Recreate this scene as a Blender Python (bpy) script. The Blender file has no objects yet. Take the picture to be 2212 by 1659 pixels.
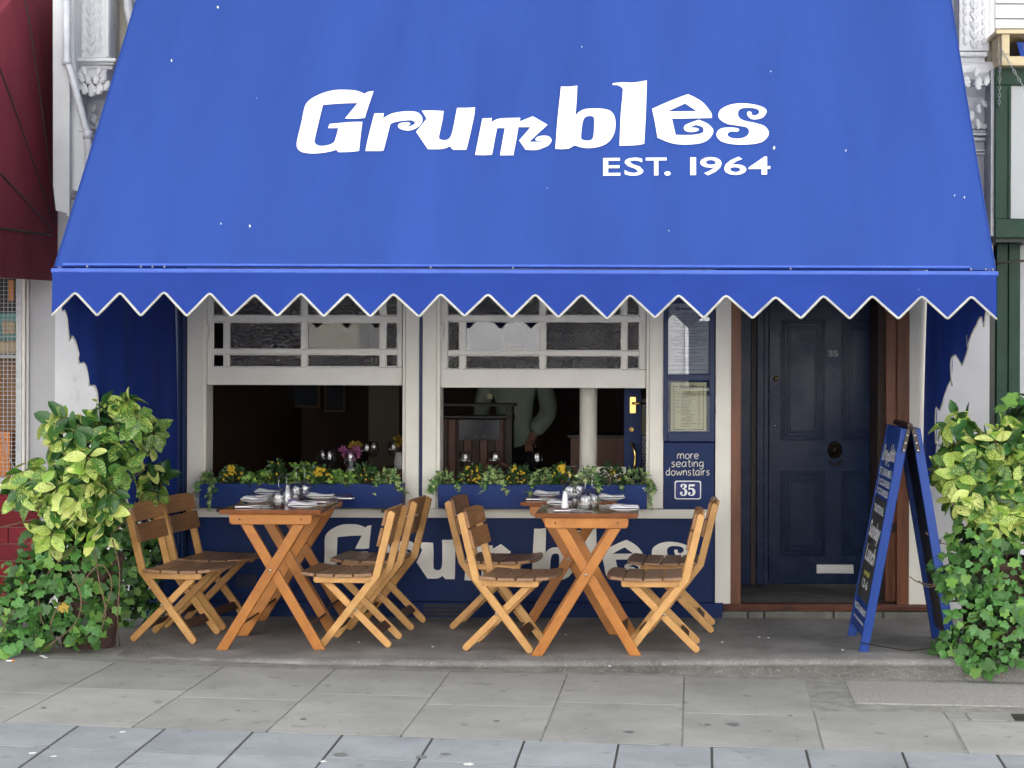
import bpy, bmesh, math, random
from mathutils import Vector, Matrix, noise as mnoise
from mathutils.geometry import tessellate_polygon
random.seed(7)
R = math.radians
scene = bpy.context.scene
C = scene.collection

# ------------------------------------------------------------------ camera, sky, sun
FD = 10.62            # metres from the camera to the shopfront
FPX = 3770.0          # focal length in pixels of a 2212 px wide picture
CX, CY = 1430.0, 757.0
ROLL = 0.0031
CZ = 1.62
cam_d = bpy.data.cameras.new('camera'); cam = bpy.data.objects.new('camera', cam_d); C.objects.link(cam)
cam.location = (0, -FD, CZ)
cam.rotation_euler = (R(90), 0, 0)
cam.rotation_euler = (Matrix.Rotation(-ROLL, 4, 'Y') @ Matrix.Rotation(R(90), 4, 'X')).to_euler()
cam_d.sensor_width = 36; cam_d.lens = 36 * FPX / 2212
cam_d.shift_x = -(CX - 1106) / 2212; cam_d.shift_y = (CY - 829.5) / 2212
cam_d.clip_start = 0.1; cam_d.clip_end = 1000
scene.camera = cam

SUN_EL, SUN_AZ = 48, 12      # azimuth measured clockwise from +Y: the sun stands behind the shop; the street side lies in open shade
world = bpy.data.worlds.new('World'); scene.world = world; world.use_nodes = True
wn = world.node_tree; wn.nodes.clear()
wo = wn.nodes.new('ShaderNodeOutputWorld'); wb = wn.nodes.new('ShaderNodeBackground')
sky = wn.nodes.new('ShaderNodeTexSky'); sky.sky_type = 'NISHITA'; sky.sun_disc = False
sky.sun_elevation = R(SUN_EL); sky.sun_rotation = R(SUN_AZ); sky.air_density = 1.0; sky.dust_density = 4.0; sky.ozone_density = 1.0
hs = wn.nodes.new('ShaderNodeHueSaturation'); hs.inputs['Saturation'].default_value = 0.12
wn.links.new(sky.outputs[0], hs.inputs['Color']); wn.links.new(hs.outputs[0], wb.inputs[0])
wb.inputs[1].default_value = 0.15; wn.links.new(wb.outputs[0], wo.inputs[0])
sd = bpy.data.lights.new('sun', 'SUN'); sd.energy = 5.0; sd.angle = R(2); sd.color = (1, 0.965, 0.92)
sun = bpy.data.objects.new('sun', sd); C.objects.link(sun)
sdir = Vector((math.sin(R(SUN_AZ)) * math.cos(R(SUN_EL)), math.cos(R(SUN_AZ)) * math.cos(R(SUN_EL)), math.sin(R(SUN_EL))))
sun.rotation_euler = (-sdir).to_track_quat('-Z', 'Y').to_euler()
vs = scene.view_settings; vs.view_transform = 'Standard'; vs.look = 'None'; vs.gamma = 1; vs.use_curve_mapping = False
vs.exposure = 2.25

# ------------------------------------------------------------------ picture measurements -> metres
def at(px, py, d):
    u, v = px - CX, py - CY
    u, v = u + ROLL * v, v - ROLL * u
    return Vector((u * d / FPX, d - FD, CZ - v * d / FPX))
def FX(px, py=1000, d=FD): return at(px, py, d).x
def FZ(px, py, d=FD): return at(px, py, d).z
PS = -0.025
def pave_z(x): return -0.068 + PS * x
def on_pave(px, py):
    u, v = px - CX, py - CY
    u, v = u + ROLL * v, v - ROLL * u
    # CZ - v d/f = -0.068 + PS*u d/f
    d = (CZ + 0.068) * FPX / (v + PS * u)
    return Vector((u * d / FPX, d - FD, pave_z(u * d / FPX)))
def on_floor(px, py, z=0.0):
    u, v = px - CX, py - CY
    u, v = u + ROLL * v, v - ROLL * u
    d = (CZ - z) * FPX / v
    return Vector((u * d / FPX, d - FD, z))

# ------------------------------------------------------------------ materials
M = {}
def srgb(r, g, b):
    f = lambda c: (c / 255 / 12.92) if c / 255 <= 0.04045 else ((c / 255 + 0.055) / 1.055) ** 2.4
    return (f(r), f(g), f(b), 1)
def mat(name, col, rough=0.6, col2=None, nscale=6, ndetail=6, nmix=1.0, bump=0.0, bscale=60, stretch=(1, 1, 1), metallic=0,
        coat=0, spec=0.5, rand=0.0, trans=0.0, translucent=0.0, ior=1.45, rough2=None, tcol=None, bstretch=None, contrast=(0.3, 0.7), detail2=None):
    m = bpy.data.materials.new(name); m.use_nodes = True; nt = m.node_tree; n = nt.nodes; l = nt.links; n.clear()
    out = n.new('ShaderNodeOutputMaterial'); p = n.new('ShaderNodeBsdfPrincipled')
    col = tuple(col) + ((1,) if len(col) == 3 else ())
    p.inputs['Base Color'].default_value = col; p.inputs['Roughness'].default_value = rough
    p.inputs['Metallic'].default_value = metallic; p.inputs['Coat Weight'].default_value = coat; p.inputs['Coat Roughness'].default_value = 0.12
    p.inputs['Specular IOR Level'].default_value = spec; p.inputs['Transmission Weight'].default_value = trans; p.inputs['IOR'].default_value = ior
    tc = n.new('ShaderNodeTexCoord'); mp = n.new('ShaderNodeMapping'); mp.inputs['Scale'].default_value = stretch
    l.new(tc.outputs['Object'], mp.inputs[0])
    src = None
    if col2 is not None:
        col2 = tuple(col2) + ((1,) if len(col2) == 3 else ())
        tn = n.new('ShaderNodeTexNoise'); tn.inputs['Scale'].default_value = nscale; tn.inputs['Detail'].default_value = ndetail; tn.inputs['Roughness'].default_value = 0.62
        oi = n.new('ShaderNodeObjectInfo'); va = n.new('ShaderNodeVectorMath'); va.operation = 'ADD'
        sc_ = n.new('ShaderNodeVectorMath'); sc_.operation = 'SCALE'; sc_.inputs[3].default_value = 17.0
        cmb = n.new('ShaderNodeCombineXYZ'); l.new(oi.outputs['Random'], cmb.inputs[0]); l.new(oi.outputs['Random'], cmb.inputs[1]); l.new(cmb.outputs[0], sc_.inputs[0])
        l.new(mp.outputs[0], va.inputs[0]); l.new(sc_.outputs[0], va.inputs[1]); l.new(va.outputs[0], tn.inputs['Vector'])
        mr = n.new('ShaderNodeMapRange'); mr.inputs[1].default_value = contrast[0]; mr.inputs[2].default_value = contrast[1]; mr.inputs[4].default_value = nmix
        l.new(tn.outputs[0], mr.inputs[0])
        mx = n.new('ShaderNodeMix'); mx.data_type = 'RGBA'; mx.inputs[6].default_value = col; mx.inputs[7].default_value = col2
        l.new(mr.outputs[0], mx.inputs[0]); src = mx.outputs[2]
        if detail2:   # second, finer speckle: (colour, scale, threshold low, high, strength)
            t2 = n.new('ShaderNodeTexNoise'); t2.inputs['Scale'].default_value = detail2[1]; t2.inputs['Detail'].default_value = 3
            l.new(va.outputs[0], t2.inputs['Vector'])
            m2 = n.new('ShaderNodeMapRange'); m2.inputs[1].default_value = detail2[2]; m2.inputs[2].default_value = detail2[3]; m2.inputs[4].default_value = detail2[4]
            l.new(t2.outputs[0], m2.inputs[0])
            x2 = n.new('ShaderNodeMix'); x2.data_type = 'RGBA'; x2.inputs[7].default_value = tuple(detail2[0]) + ((1,) if len(detail2[0]) == 3 else ())
            l.new(m2.outputs[0], x2.inputs[0]); l.new(src, x2.inputs[6]); src = x2.outputs[2]
        if rough2 is not None:
            m3 = n.new('ShaderNodeMapRange'); m3.inputs[1].default_value = contrast[0]; m3.inputs[2].default_value = contrast[1]; m3.inputs[3].default_value = rough; m3.inputs[4].default_value = rough2
            l.new(tn.outputs[0], m3.inputs[0]); l.new(m3.outputs[0], p.inputs['Roughness'])
    if rand:
        oi2 = n.new('ShaderNodeObjectInfo'); h = n.new('ShaderNodeHueSaturation')
        mr2 = n.new('ShaderNodeMapRange'); mr2.inputs[3].default_value = 1 - rand; mr2.inputs[4].default_value = 1 + rand
        l.new(oi2.outputs['Random'], mr2.inputs[0]); l.new(mr2.outputs[0], h.inputs['Value'])
        if src: l.new(src, h.inputs['Color'])
        else: h.inputs['Color'].default_value = col
        src = h.outputs[0]
    if src: l.new(src, p.inputs['Base Color'])
    if bump:
        tb = n.new('ShaderNodeTexNoise'); tb.inputs['Scale'].default_value = bscale; tb.inputs['Detail'].default_value = 5
        if bstretch:
            mb_ = n.new('ShaderNodeMapping'); mb_.inputs['Scale'].default_value = bstretch; l.new(tc.outputs['Object'], mb_.inputs[0]); l.new(mb_.outputs[0], tb.inputs['Vector'])
        else: l.new(mp.outputs[0], tb.inputs['Vector'])
        bp = n.new('ShaderNodeBump'); bp.inputs['Strength'].default_value = bump; bp.inputs['Distance'].default_value = 0.01
        l.new(tb.outputs[0], bp.inputs['Height']); l.new(bp.outputs[0], p.inputs['Normal'])
    if translucent:
        tr = n.new('ShaderNodeBsdfTranslucent'); ms = n.new('ShaderNodeMixShader'); ms.inputs[0].default_value = translucent
        if tcol is None and src: l.new(src, tr.inputs[0])
        else: tr.inputs[0].default_value = tuple(tcol or col)[:3] + (1,)
        l.new(p.outputs[0], ms.inputs[1]); l.new(tr.outputs[0], ms.inputs[2]); l.new(ms.outputs[0], out.inputs[0])
    else: l.new(p.outputs[0], out.inputs[0])
    M[name] = m; return m

BLUE = (0.0195, 0.056, 0.255); 
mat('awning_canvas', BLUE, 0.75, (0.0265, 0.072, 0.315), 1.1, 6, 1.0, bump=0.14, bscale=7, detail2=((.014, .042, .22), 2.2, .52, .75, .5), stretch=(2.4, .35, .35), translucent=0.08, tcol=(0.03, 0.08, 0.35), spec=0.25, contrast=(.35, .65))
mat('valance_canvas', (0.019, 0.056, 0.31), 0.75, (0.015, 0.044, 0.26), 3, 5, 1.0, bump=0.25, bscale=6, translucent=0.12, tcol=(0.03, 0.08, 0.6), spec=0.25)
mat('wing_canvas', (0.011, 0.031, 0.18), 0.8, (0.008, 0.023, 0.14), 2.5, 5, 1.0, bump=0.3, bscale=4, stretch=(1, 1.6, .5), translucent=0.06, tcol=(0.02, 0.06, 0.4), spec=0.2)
mat('rail_paint', (0.05, 0.12, 0.5), 0.4, (0.035, 0.09, 0.42), 9)
mat('white_print', (0.88, 0.88, 0.9), 0.55)
mat('piping', (0.62, 0.61, 0.56), 0.7, (0.27, 0.27, 0.24), 9, 4, 0.8)
mat('navy_gloss', (0.0035, 0.016, 0.072), 0.3, (0.006, 0.023, 0.09), 3, 6, 1, spec=.3, bump=0.12, bscale=26, stretch=(.6, 1, 1.4), rough2=0.34)
mat('navy_panel', (0.0028, 0.0150, 0.078), 0.42, (0.006, 0.024, 0.10), 2.6, 8, 1, spec=.22, bump=0.16, bscale=30, rough2=0.5, detail2=((.03, .055, .13), 130, .66, .78, .5))
mat('planter_blue', (0.0045, 0.023, 0.125), 0.42, (0.007, 0.029, 0.145), 3, 6, 1, spec=.22, bump=0.06, bscale=40)
mat('door_navy', (0.0026, 0.0125, 0.048), 0.16, (0.0045, 0.018, 0.062), 6, 7, 1, spec=.2, bump=0.07, bscale=36, rough2=0.33)
mat('board_blue', (0.007, 0.038, 0.21), 0.4, (0.011, 0.048, 0.24), 4, 6, 1, spec=.3, bump=0.05, bscale=50)
mat('cream_paint', (0.74, 0.715, 0.64), 0.42, (0.68, 0.65, 0.58), 2.2, 7, 1, bump=0.08, bscale=22, stretch=(1, 1, 1.6), detail2=((.30, .27, .22), 55, .70, .82, .35))
mat('sash_paint', (0.72, 0.695, 0.64), 0.4, (0.65, 0.62, 0.57), 5, 7, 1, bump=0.12, bscale=40, detail2=((.25, .22, .2), 70, .70, .8, .4))
mat('white_stucco', (0.78, 0.785, 0.80), 0.65, (0.66, 0.665, 0.68), 3, 8, 1, bump=0.25, bscale=26, detail2=((.32, .30, .27), 12, .62, .8, .5))
mat('grey_stucco', (0.50, 0.50, 0.515), 0.6, (0.43, 0.43, 0.44), 2.2, 8, 1, bump=0.12, bscale=22, detail2=((.30, .28, .26), 16, .66, .8, .3))
mat('dirty_stucco', (0.36, 0.345, 0.29), 0.75, (0.22, 0.20, 0.16), 5, 8, 1, bump=0.3, bscale=30)
mat('white_board', (0.68, 0.70, 0.71), 0.45, (0.53, 0.55, 0.56), 2, 6, 1, bump=0.05)
mat('pipe_paint', (0.62, 0.64, 0.69), 0.4, (0.42, 0.43, 0.46), 8, 5, 1)
mat('maroon_canvas', (0.215, 0.033, 0.052), 0.8, (0.125, 0.018, 0.030), 2.5, 7, 1, bump=0.35, bscale=5, stretch=(1.5, 1, .5), translucent=0.1, spec=0.25)
mat('maroon_tile', (0.20, 0.012, 0.022), 0.12, (0.15, 0.010, 0.016), 8, 4, 1, bump=0.05, bscale=12, rand=0.18)
mat('grout', (0.30, 0.2, 0.17), 0.9)
mat('dark_rib', (0.03, 0.022, 0.022), 0.6)
mat('worn_sill', (0.13, 0.042, 0.022), 0.6, (0.05, 0.022, 0.015), 8, 8, 1, bump=.4, bscale=30)
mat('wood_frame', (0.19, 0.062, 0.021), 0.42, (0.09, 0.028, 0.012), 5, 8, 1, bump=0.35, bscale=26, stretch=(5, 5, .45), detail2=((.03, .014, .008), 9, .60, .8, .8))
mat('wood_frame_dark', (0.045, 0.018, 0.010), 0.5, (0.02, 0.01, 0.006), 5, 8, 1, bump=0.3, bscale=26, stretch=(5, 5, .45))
mat('chair_wood', (0.60, 0.335, 0.118), 0.42, (0.44, 0.220, 0.068), 7, 8, 1, bump=0.12, bscale=40, stretch=(1.6, 14, 1.6), rand=0.10, detail2=((.22, .10, .035), 13, .66, .82, .6))
mat('slat_wood', (0.34, 0.195, 0.105), 0.4, (0.22, 0.12, 0.062), 9, 8, 1, bump=0.2, bscale=40, stretch=(9, 1, 6), rand=0.16)
mat('back_wood', (0.33, 0.165, 0.070), 0.45, (0.21, 0.10, 0.042), 9, 8, 1, bump=0.2, bscale=40, stretch=(6, 1, 9), rand=0.14)
mat('stretcher_wood', (0.085, 0.042, 0.026), 0.6, (0.05, 0.024, 0.016), 9, 8, 1, bump=0.2, bscale=40, stretch=(6, 1, 6))
mat('table_wood', (0.46, 0.182, 0.036), 0.33, (0.33, 0.115, 0.021), 6, 8, 1, bump=0.10, bscale=40, stretch=(1.8, 12, 1.8), rand=0.08, detail2=((.16, .05, .015), 12, .66, .82, .6))
mat('table_top', (0.22, 0.075, 0.024), 0.10, (0.15, 0.046, 0.016), 6, 8, 1, bump=0.03, bscale=30, stretch=(2, 14, 2))
mat('concrete', (0.27, 0.26, 0.245), 0.8, (0.115, 0.110, 0.105), 3.2, 12, 1, bump=0.8, bscale=45, detail2=((.42, .41, .39), 75, .57, .72, .5), rough2=0.6)
mat('stone_step', (0.17, 0.165, 0.145), 0.85, (0.09, 0.085, 0.075), 6, 9, 1, bump=0.5, bscale=30)
mat('slab_a', (0.325, 0.322, 0.303), 0.85, (0.225, 0.224, 0.212), 2.3, 10, 1, bump=0.3, bscale=110, rand=0.07, detail2=((.13, .13, .125), 9, .63, .72, .6))
mat('slab_b', (0.30, 0.32, 0.34), 0.8, (0.205, 0.22, 0.235), 2.6, 10, 1, bump=0.3, bscale=110, rand=0.09, detail2=((.12, .125, .13), 10, .63, .73, .6))
mat('granite', (0.36, 0.34, 0.32), 0.85, (0.24, 0.23, 0.22), 60, 6, 1, bump=0.6, bscale=120, detail2=((.55, .53, .5), 110, .6, .7, .8))
mat('mortar', (0.30, 0.295, 0.265), 0.95, (0.17, 0.165, 0.15), 12, 6, 1, bump=0.4, bscale=80)
mat('joint_dirt', (0.075, 0.072, 0.066), 0.95, (0.045, 0.043, 0.04), 10, 6, 1)
mat('asphalt', (0.055, 0.055, 0.057), 0.9, (0.04, 0.04, 0.042), 4, 8, 1, bump=0.6, bscale=150)
mat('gum', (0.15, 0.15, 0.15), 0.8); mat('gum_white', (0.7, 0.7, 0.68), 0.6)
mat('brass', (0.65, 0.42, 0.14), 0.22, metallic=1)
mat('old_brass', (0.05, 0.032, 0.018), 0.5, (0.02, 0.014, 0.01), 20, metallic=.6, bump=.6, bscale=60)
mat('steel', (0.62, 0.62, 0.63), 0.28, metallic=1)
mat('galvanised', (0.40, 0.41, 0.43), 0.5, (0.3, 0.31, 0.33), 20, metallic=.7)
mat('black_metal', (0.03, 0.028, 0.026), 0.45, (0.06, 0.045, 0.035), 16, metallic=.5)
mat('white_metal', (0.66, 0.65, 0.63), 0.3, metallic=.2)
mat('enamel', (0.012, 0.022, 0.14), 0.12, coat=.5)
mat('enamel_white', (0.8, 0.8, 0.8), 0.3)
mat('paper_white', (0.62, 0.63, 0.66), 0.35, (0.55, 0.56, 0.62), 3)
mat('paper_cream', (0.58, 0.545, 0.33), 0.45, (0.54, 0.5, 0.29), 3)
mat('ink', (0.02, 0.02, 0.045), 0.6)
mat('chalkboard', (0.028, 0.030, 0.032), 0.6, (0.045, 0.045, 0.045), 6)
mat('chalk', (0.62, 0.66, 0.68), 0.9); mat('chalk_yellow', (0.55, 0.52, 0.10), 0.9)
mat('china', (0.82, 0.82, 0.84), 0.16)
mat('napkin', (0.84, 0.84, 0.85), 0.8, (0.75, 0.75, 0.77), 20)
mat('purple_wax', (0.30, 0.22, 0.55), 0.4, trans=.4)
mat('glass', (0.97, 0.98, 0.98), 0.0, trans=1.0, ior=1.45)
mat('pane_clear', (0.8, 0.82, 0.82), 0.0, trans=1.0, ior=1.45)
mat('pane_rippled', (0.75, 0.72, 0.70), 0.10, trans=1.0, ior=1.45, bump=1.0, bscale=75, stretch=(.55, 1, 1.5))
mat('pane_hammered', (0.75, 0.76, 0.76), 0.08, trans=1.0, ior=1.45, bump=1.0, bscale=110)
mat('pepper', (0.10, 0.08, 0.07), 0.5, (0.3, 0.25, 0.2), 150)
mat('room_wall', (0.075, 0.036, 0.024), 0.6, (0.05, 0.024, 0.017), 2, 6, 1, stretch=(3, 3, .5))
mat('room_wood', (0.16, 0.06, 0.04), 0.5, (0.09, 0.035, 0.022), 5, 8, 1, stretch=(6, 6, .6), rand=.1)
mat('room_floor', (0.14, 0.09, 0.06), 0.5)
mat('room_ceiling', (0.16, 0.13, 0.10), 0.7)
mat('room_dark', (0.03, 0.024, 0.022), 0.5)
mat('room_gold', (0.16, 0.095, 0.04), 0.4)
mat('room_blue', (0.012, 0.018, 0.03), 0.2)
mat('shirt', (0.46, 0.53, 0.42), 0.8, (0.28, 0.34, 0.26), 5)
mat('skin', (0.45, 0.25, 0.17), 0.5); mat('hair', (0.02, 0.014, 0.01), 0.6); mat('trousers', (0.012, 0.012, 0.014), 0.8)
mat('petal_pink', (0.48, 0.13, 0.33), 0.6, rand=.2); mat('petal_yellow', (0.62, 0.42, 0.02), 0.6); mat('petal_dull', (0.35, 0.22, 0.03), 0.6)
mat('orange_wall', (0.80, 0.26, 0.03), 0.6, (0.6, 0.18, 0.03), 4); mat('teal_card', (0.10, 0.33, 0.30), 0.5, (0.06, 0.2, 0.2), 8); mat('tan_card', (0.5, 0.38, 0.2), 0.6, (.35, .25, .14), 6)
mat('green_paint', (0.008, 0.036, 0.020), 0.4, (0.014, 0.052, 0.030), 4, 7, 1, spec=.25, bump=0.15, bscale=30)
mat('dark_green', (0.008, 0.02, 0.014), 0.4)
mat('sign_white', (0.42, 0.435, 0.45), 0.3, (0.39, 0.405, 0.42), 2)
mat('pale_timber', (0.68, 0.57, 0.36), 0.6, (0.5, 0.4, 0.24), 6, stretch=(.6, 3, 3), detail2=((.15, .1, .06), 9, .62, .75, .8))
mat('terracotta', (0.085, 0.042, 0.034), 0.8, (0.045, 0.024, 0.02), 8, 7, 1, bump=.4, bscale=25)
mat('soil', (0.03, 0.02, 0.014), 0.95, (0.05, 0.035, 0.025), 30)
mat('vine', (0.20, 0.13, 0.075), 0.8, (0.12, 0.08, 0.045), 20)
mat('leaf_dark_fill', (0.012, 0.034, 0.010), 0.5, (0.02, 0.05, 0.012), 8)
mat('ivy_leaf', (0.050, 0.145, 0.034), 0.38, (0.095, 0.235, 0.055), 5, 5, 1, rand=0.4, translucent=0.15, contrast=(.35, .65))
mat('ivy_leaf_young', (0.20, 0.37, 0.075), 0.45, (0.13, 0.29, 0.05), 9, 5, 1, rand=0.25, translucent=0.2)
mat('ivy_leaf_yellow', (0.52, 0.36, 0.04), 0.6, (0.25, 0.17, 0.03), 20, rand=.2)
mat('box_ivy', (0.06, 0.155, 0.045), 0.5, (0.46, 0.56, 0.22), 34, 3, 1, rand=.2, translucent=.12, contrast=(.46, .60))
mat('box_dark_leaf', (0.016, 0.052, 0.014), 0.45, (0.035, 0.085, 0.02), 30, 3, 1, rand=.2)
mat('box_green_leaf', (0.07, 0.19, 0.04), 0.45, (0.36, 0.55, 0.10), 34, 3, 1, rand=.2, translucent=.12, contrast=(.45, .62))
mat('wine_label', (0.7, 0.7, 0.7), 0.5)
mat('dull_number', (.35, .35, .33), .4)
mat('letter_paint', (0.86, 0.83, 0.75), .5, (.78, .75, .67), 4)
mat('dull_orange', (0.26, 0.115, 0.035), .6, (.16, .07, .02), 5)
mat('navy_tile', (0.02, 0.03, 0.10), 0.15, rand=.2); mat('tile_grout', (0.4, 0.38, 0.36), 0.8)

def thin_glass(name, tint, boost=1.0, rough=0.0, bump=0.0, bscale=80, stretch=(1, 1, 1), blur=None):
    m = bpy.data.materials.new(name); m.use_nodes = True; nt = m.node_tree; n = nt.nodes; l = nt.links; n.clear()
    out = n.new('ShaderNodeOutputMaterial'); tr = n.new('ShaderNodeBsdfTransparent') if blur is None else n.new('ShaderNodeBsdfRefraction')
    tr.inputs[0].default_value = tuple(tint) + (1,)
    if blur is not None: tr.inputs['Roughness'].default_value = blur; tr.inputs['IOR'].default_value = 1.12
    gl = n.new('ShaderNodeBsdfGlossy'); gl.inputs['Roughness'].default_value = rough; lw = n.new('ShaderNodeLayerWeight'); lw.inputs[0].default_value = .5; fr = n.new('ShaderNodeMath'); fr.operation = 'POWER'; fr.inputs[1].default_value = 3.0; l.new(lw.outputs['Facing'], fr.inputs[0])
    mu = n.new('ShaderNodeMath'); mu.operation = 'MULTIPLY'; mu.use_clamp = True; mu.operation = 'MULTIPLY_ADD'; mu.inputs[1].default_value = .55; mu.inputs[2].default_value = .045 * boost; l.new(fr.outputs[0], mu.inputs[0])
    ms = n.new('ShaderNodeMixShader'); l.new(mu.outputs[0], ms.inputs[0]); l.new(tr.outputs[0], ms.inputs[1]); l.new(gl.outputs[0], ms.inputs[2]); l.new(ms.outputs[0], out.inputs[0])
    if bump:
        tc = n.new('ShaderNodeTexCoord'); mp = n.new('ShaderNodeMapping'); mp.inputs['Scale'].default_value = stretch; l.new(tc.outputs['Object'], mp.inputs[0])
        tb = n.new('ShaderNodeTexNoise'); tb.inputs['Scale'].default_value = bscale; tb.inputs['Detail'].default_value = 1.5; l.new(mp.outputs[0], tb.inputs['Vector'])
        bp = n.new('ShaderNodeBump'); bp.inputs['Strength'].default_value = bump; bp.inputs['Distance'].default_value = 0.022; l.new(tb.outputs[0], bp.inputs['Height'])
        l.new(bp.outputs[0], gl.inputs['Normal']); l.new(bp.outputs[0], lw.inputs['Normal'])
        if blur is not None: l.new(bp.outputs[0], tr.inputs['Normal'])
    M[name] = m
thin_glass('glass', (.96, .965, .97), 2.5); thin_glass('pane_clear', (.80, .81, .82), 1.4); thin_glass('pane_dim', (.86, .87, .87), .45)
thin_glass('pane_rippled', (.70, .62, .58), 3.2, .12, 1.0, 60, (.5, 1, 1.6), .35); thin_glass('pane_hammered', (.72, .72, .70), 3.4, .12, 1.0, 70, (1, 1, 1.2), .35)

def leaf_spotted(name, base, spot, amount):
    m = mat(name, base, 0.36, tuple(c * 1.6 for c in base), 4, 4, 1, rand=0.22, translucent=0.14)
    nt = m.node_tree; n = nt.nodes; l = nt.links
    p = [x for x in n if x.type == 'BSDF_PRINCIPLED'][0]
    src = p.inputs['Base Color'].links[0].from_socket
    tc = [x for x in n if x.type == 'TEX_COORD'][0]
    oi = n.new('ShaderNodeObjectInfo'); va = n.new('ShaderNodeVectorMath'); va.operation = 'ADD'
    cmb = n.new('ShaderNodeCombineXYZ'); mul = n.new('ShaderNodeMath'); mul.operation = 'MULTIPLY'; mul.inputs[1].default_value = 9.0
    l.new(oi.outputs['Random'], mul.inputs[0]); l.new(mul.outputs[0], cmb.inputs[0]); l.new(tc.outputs['Object'], va.inputs[0]); l.new(cmb.outputs[0], va.inputs[1])
    vo = n.new('ShaderNodeTexNoise'); vo.inputs['Scale'].default_value = 17; vo.inputs['Detail'].default_value = 3; l.new(va.outputs[0], vo.inputs['Vector'])
    mr = n.new('ShaderNodeMapRange'); mr.inputs[1].default_value = 0.62 - amount; mr.inputs[2].default_value = 0.68 - amount
    l.new(vo.outputs[0], mr.inputs[0])
    mx = n.new('ShaderNodeMix'); mx.data_type = 'RGBA'; mx.inputs[7].default_value = tuple(spot) + (1,)
    l.new(mr.outputs[0], mx.inputs[0]); l.new(src, mx.inputs[6]); l.new(mx.outputs[2], p.inputs['Base Color'])
    for x in n:
        if x.type == 'BSDF_TRANSLUCENT': l.new(mx.outputs[2], x.inputs[0])
leaf_spotted('laurel_green', (0.06, 0.155, 0.028), (0.46, 0.52, 0.12), 0.07)
leaf_spotted('laurel_lime', (0.18, 0.31, 0.045), (0.60, 0.64, 0.18), 0.12)
leaf_spotted('laurel_pale', (0.32, 0.43, 0.085), (0.66, 0.68, 0.24), 0.15)
leaf_spotted('laurel_deep', (0.026, 0.082, 0.02), (0.20, 0.30, 0.06), 0.02)

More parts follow.
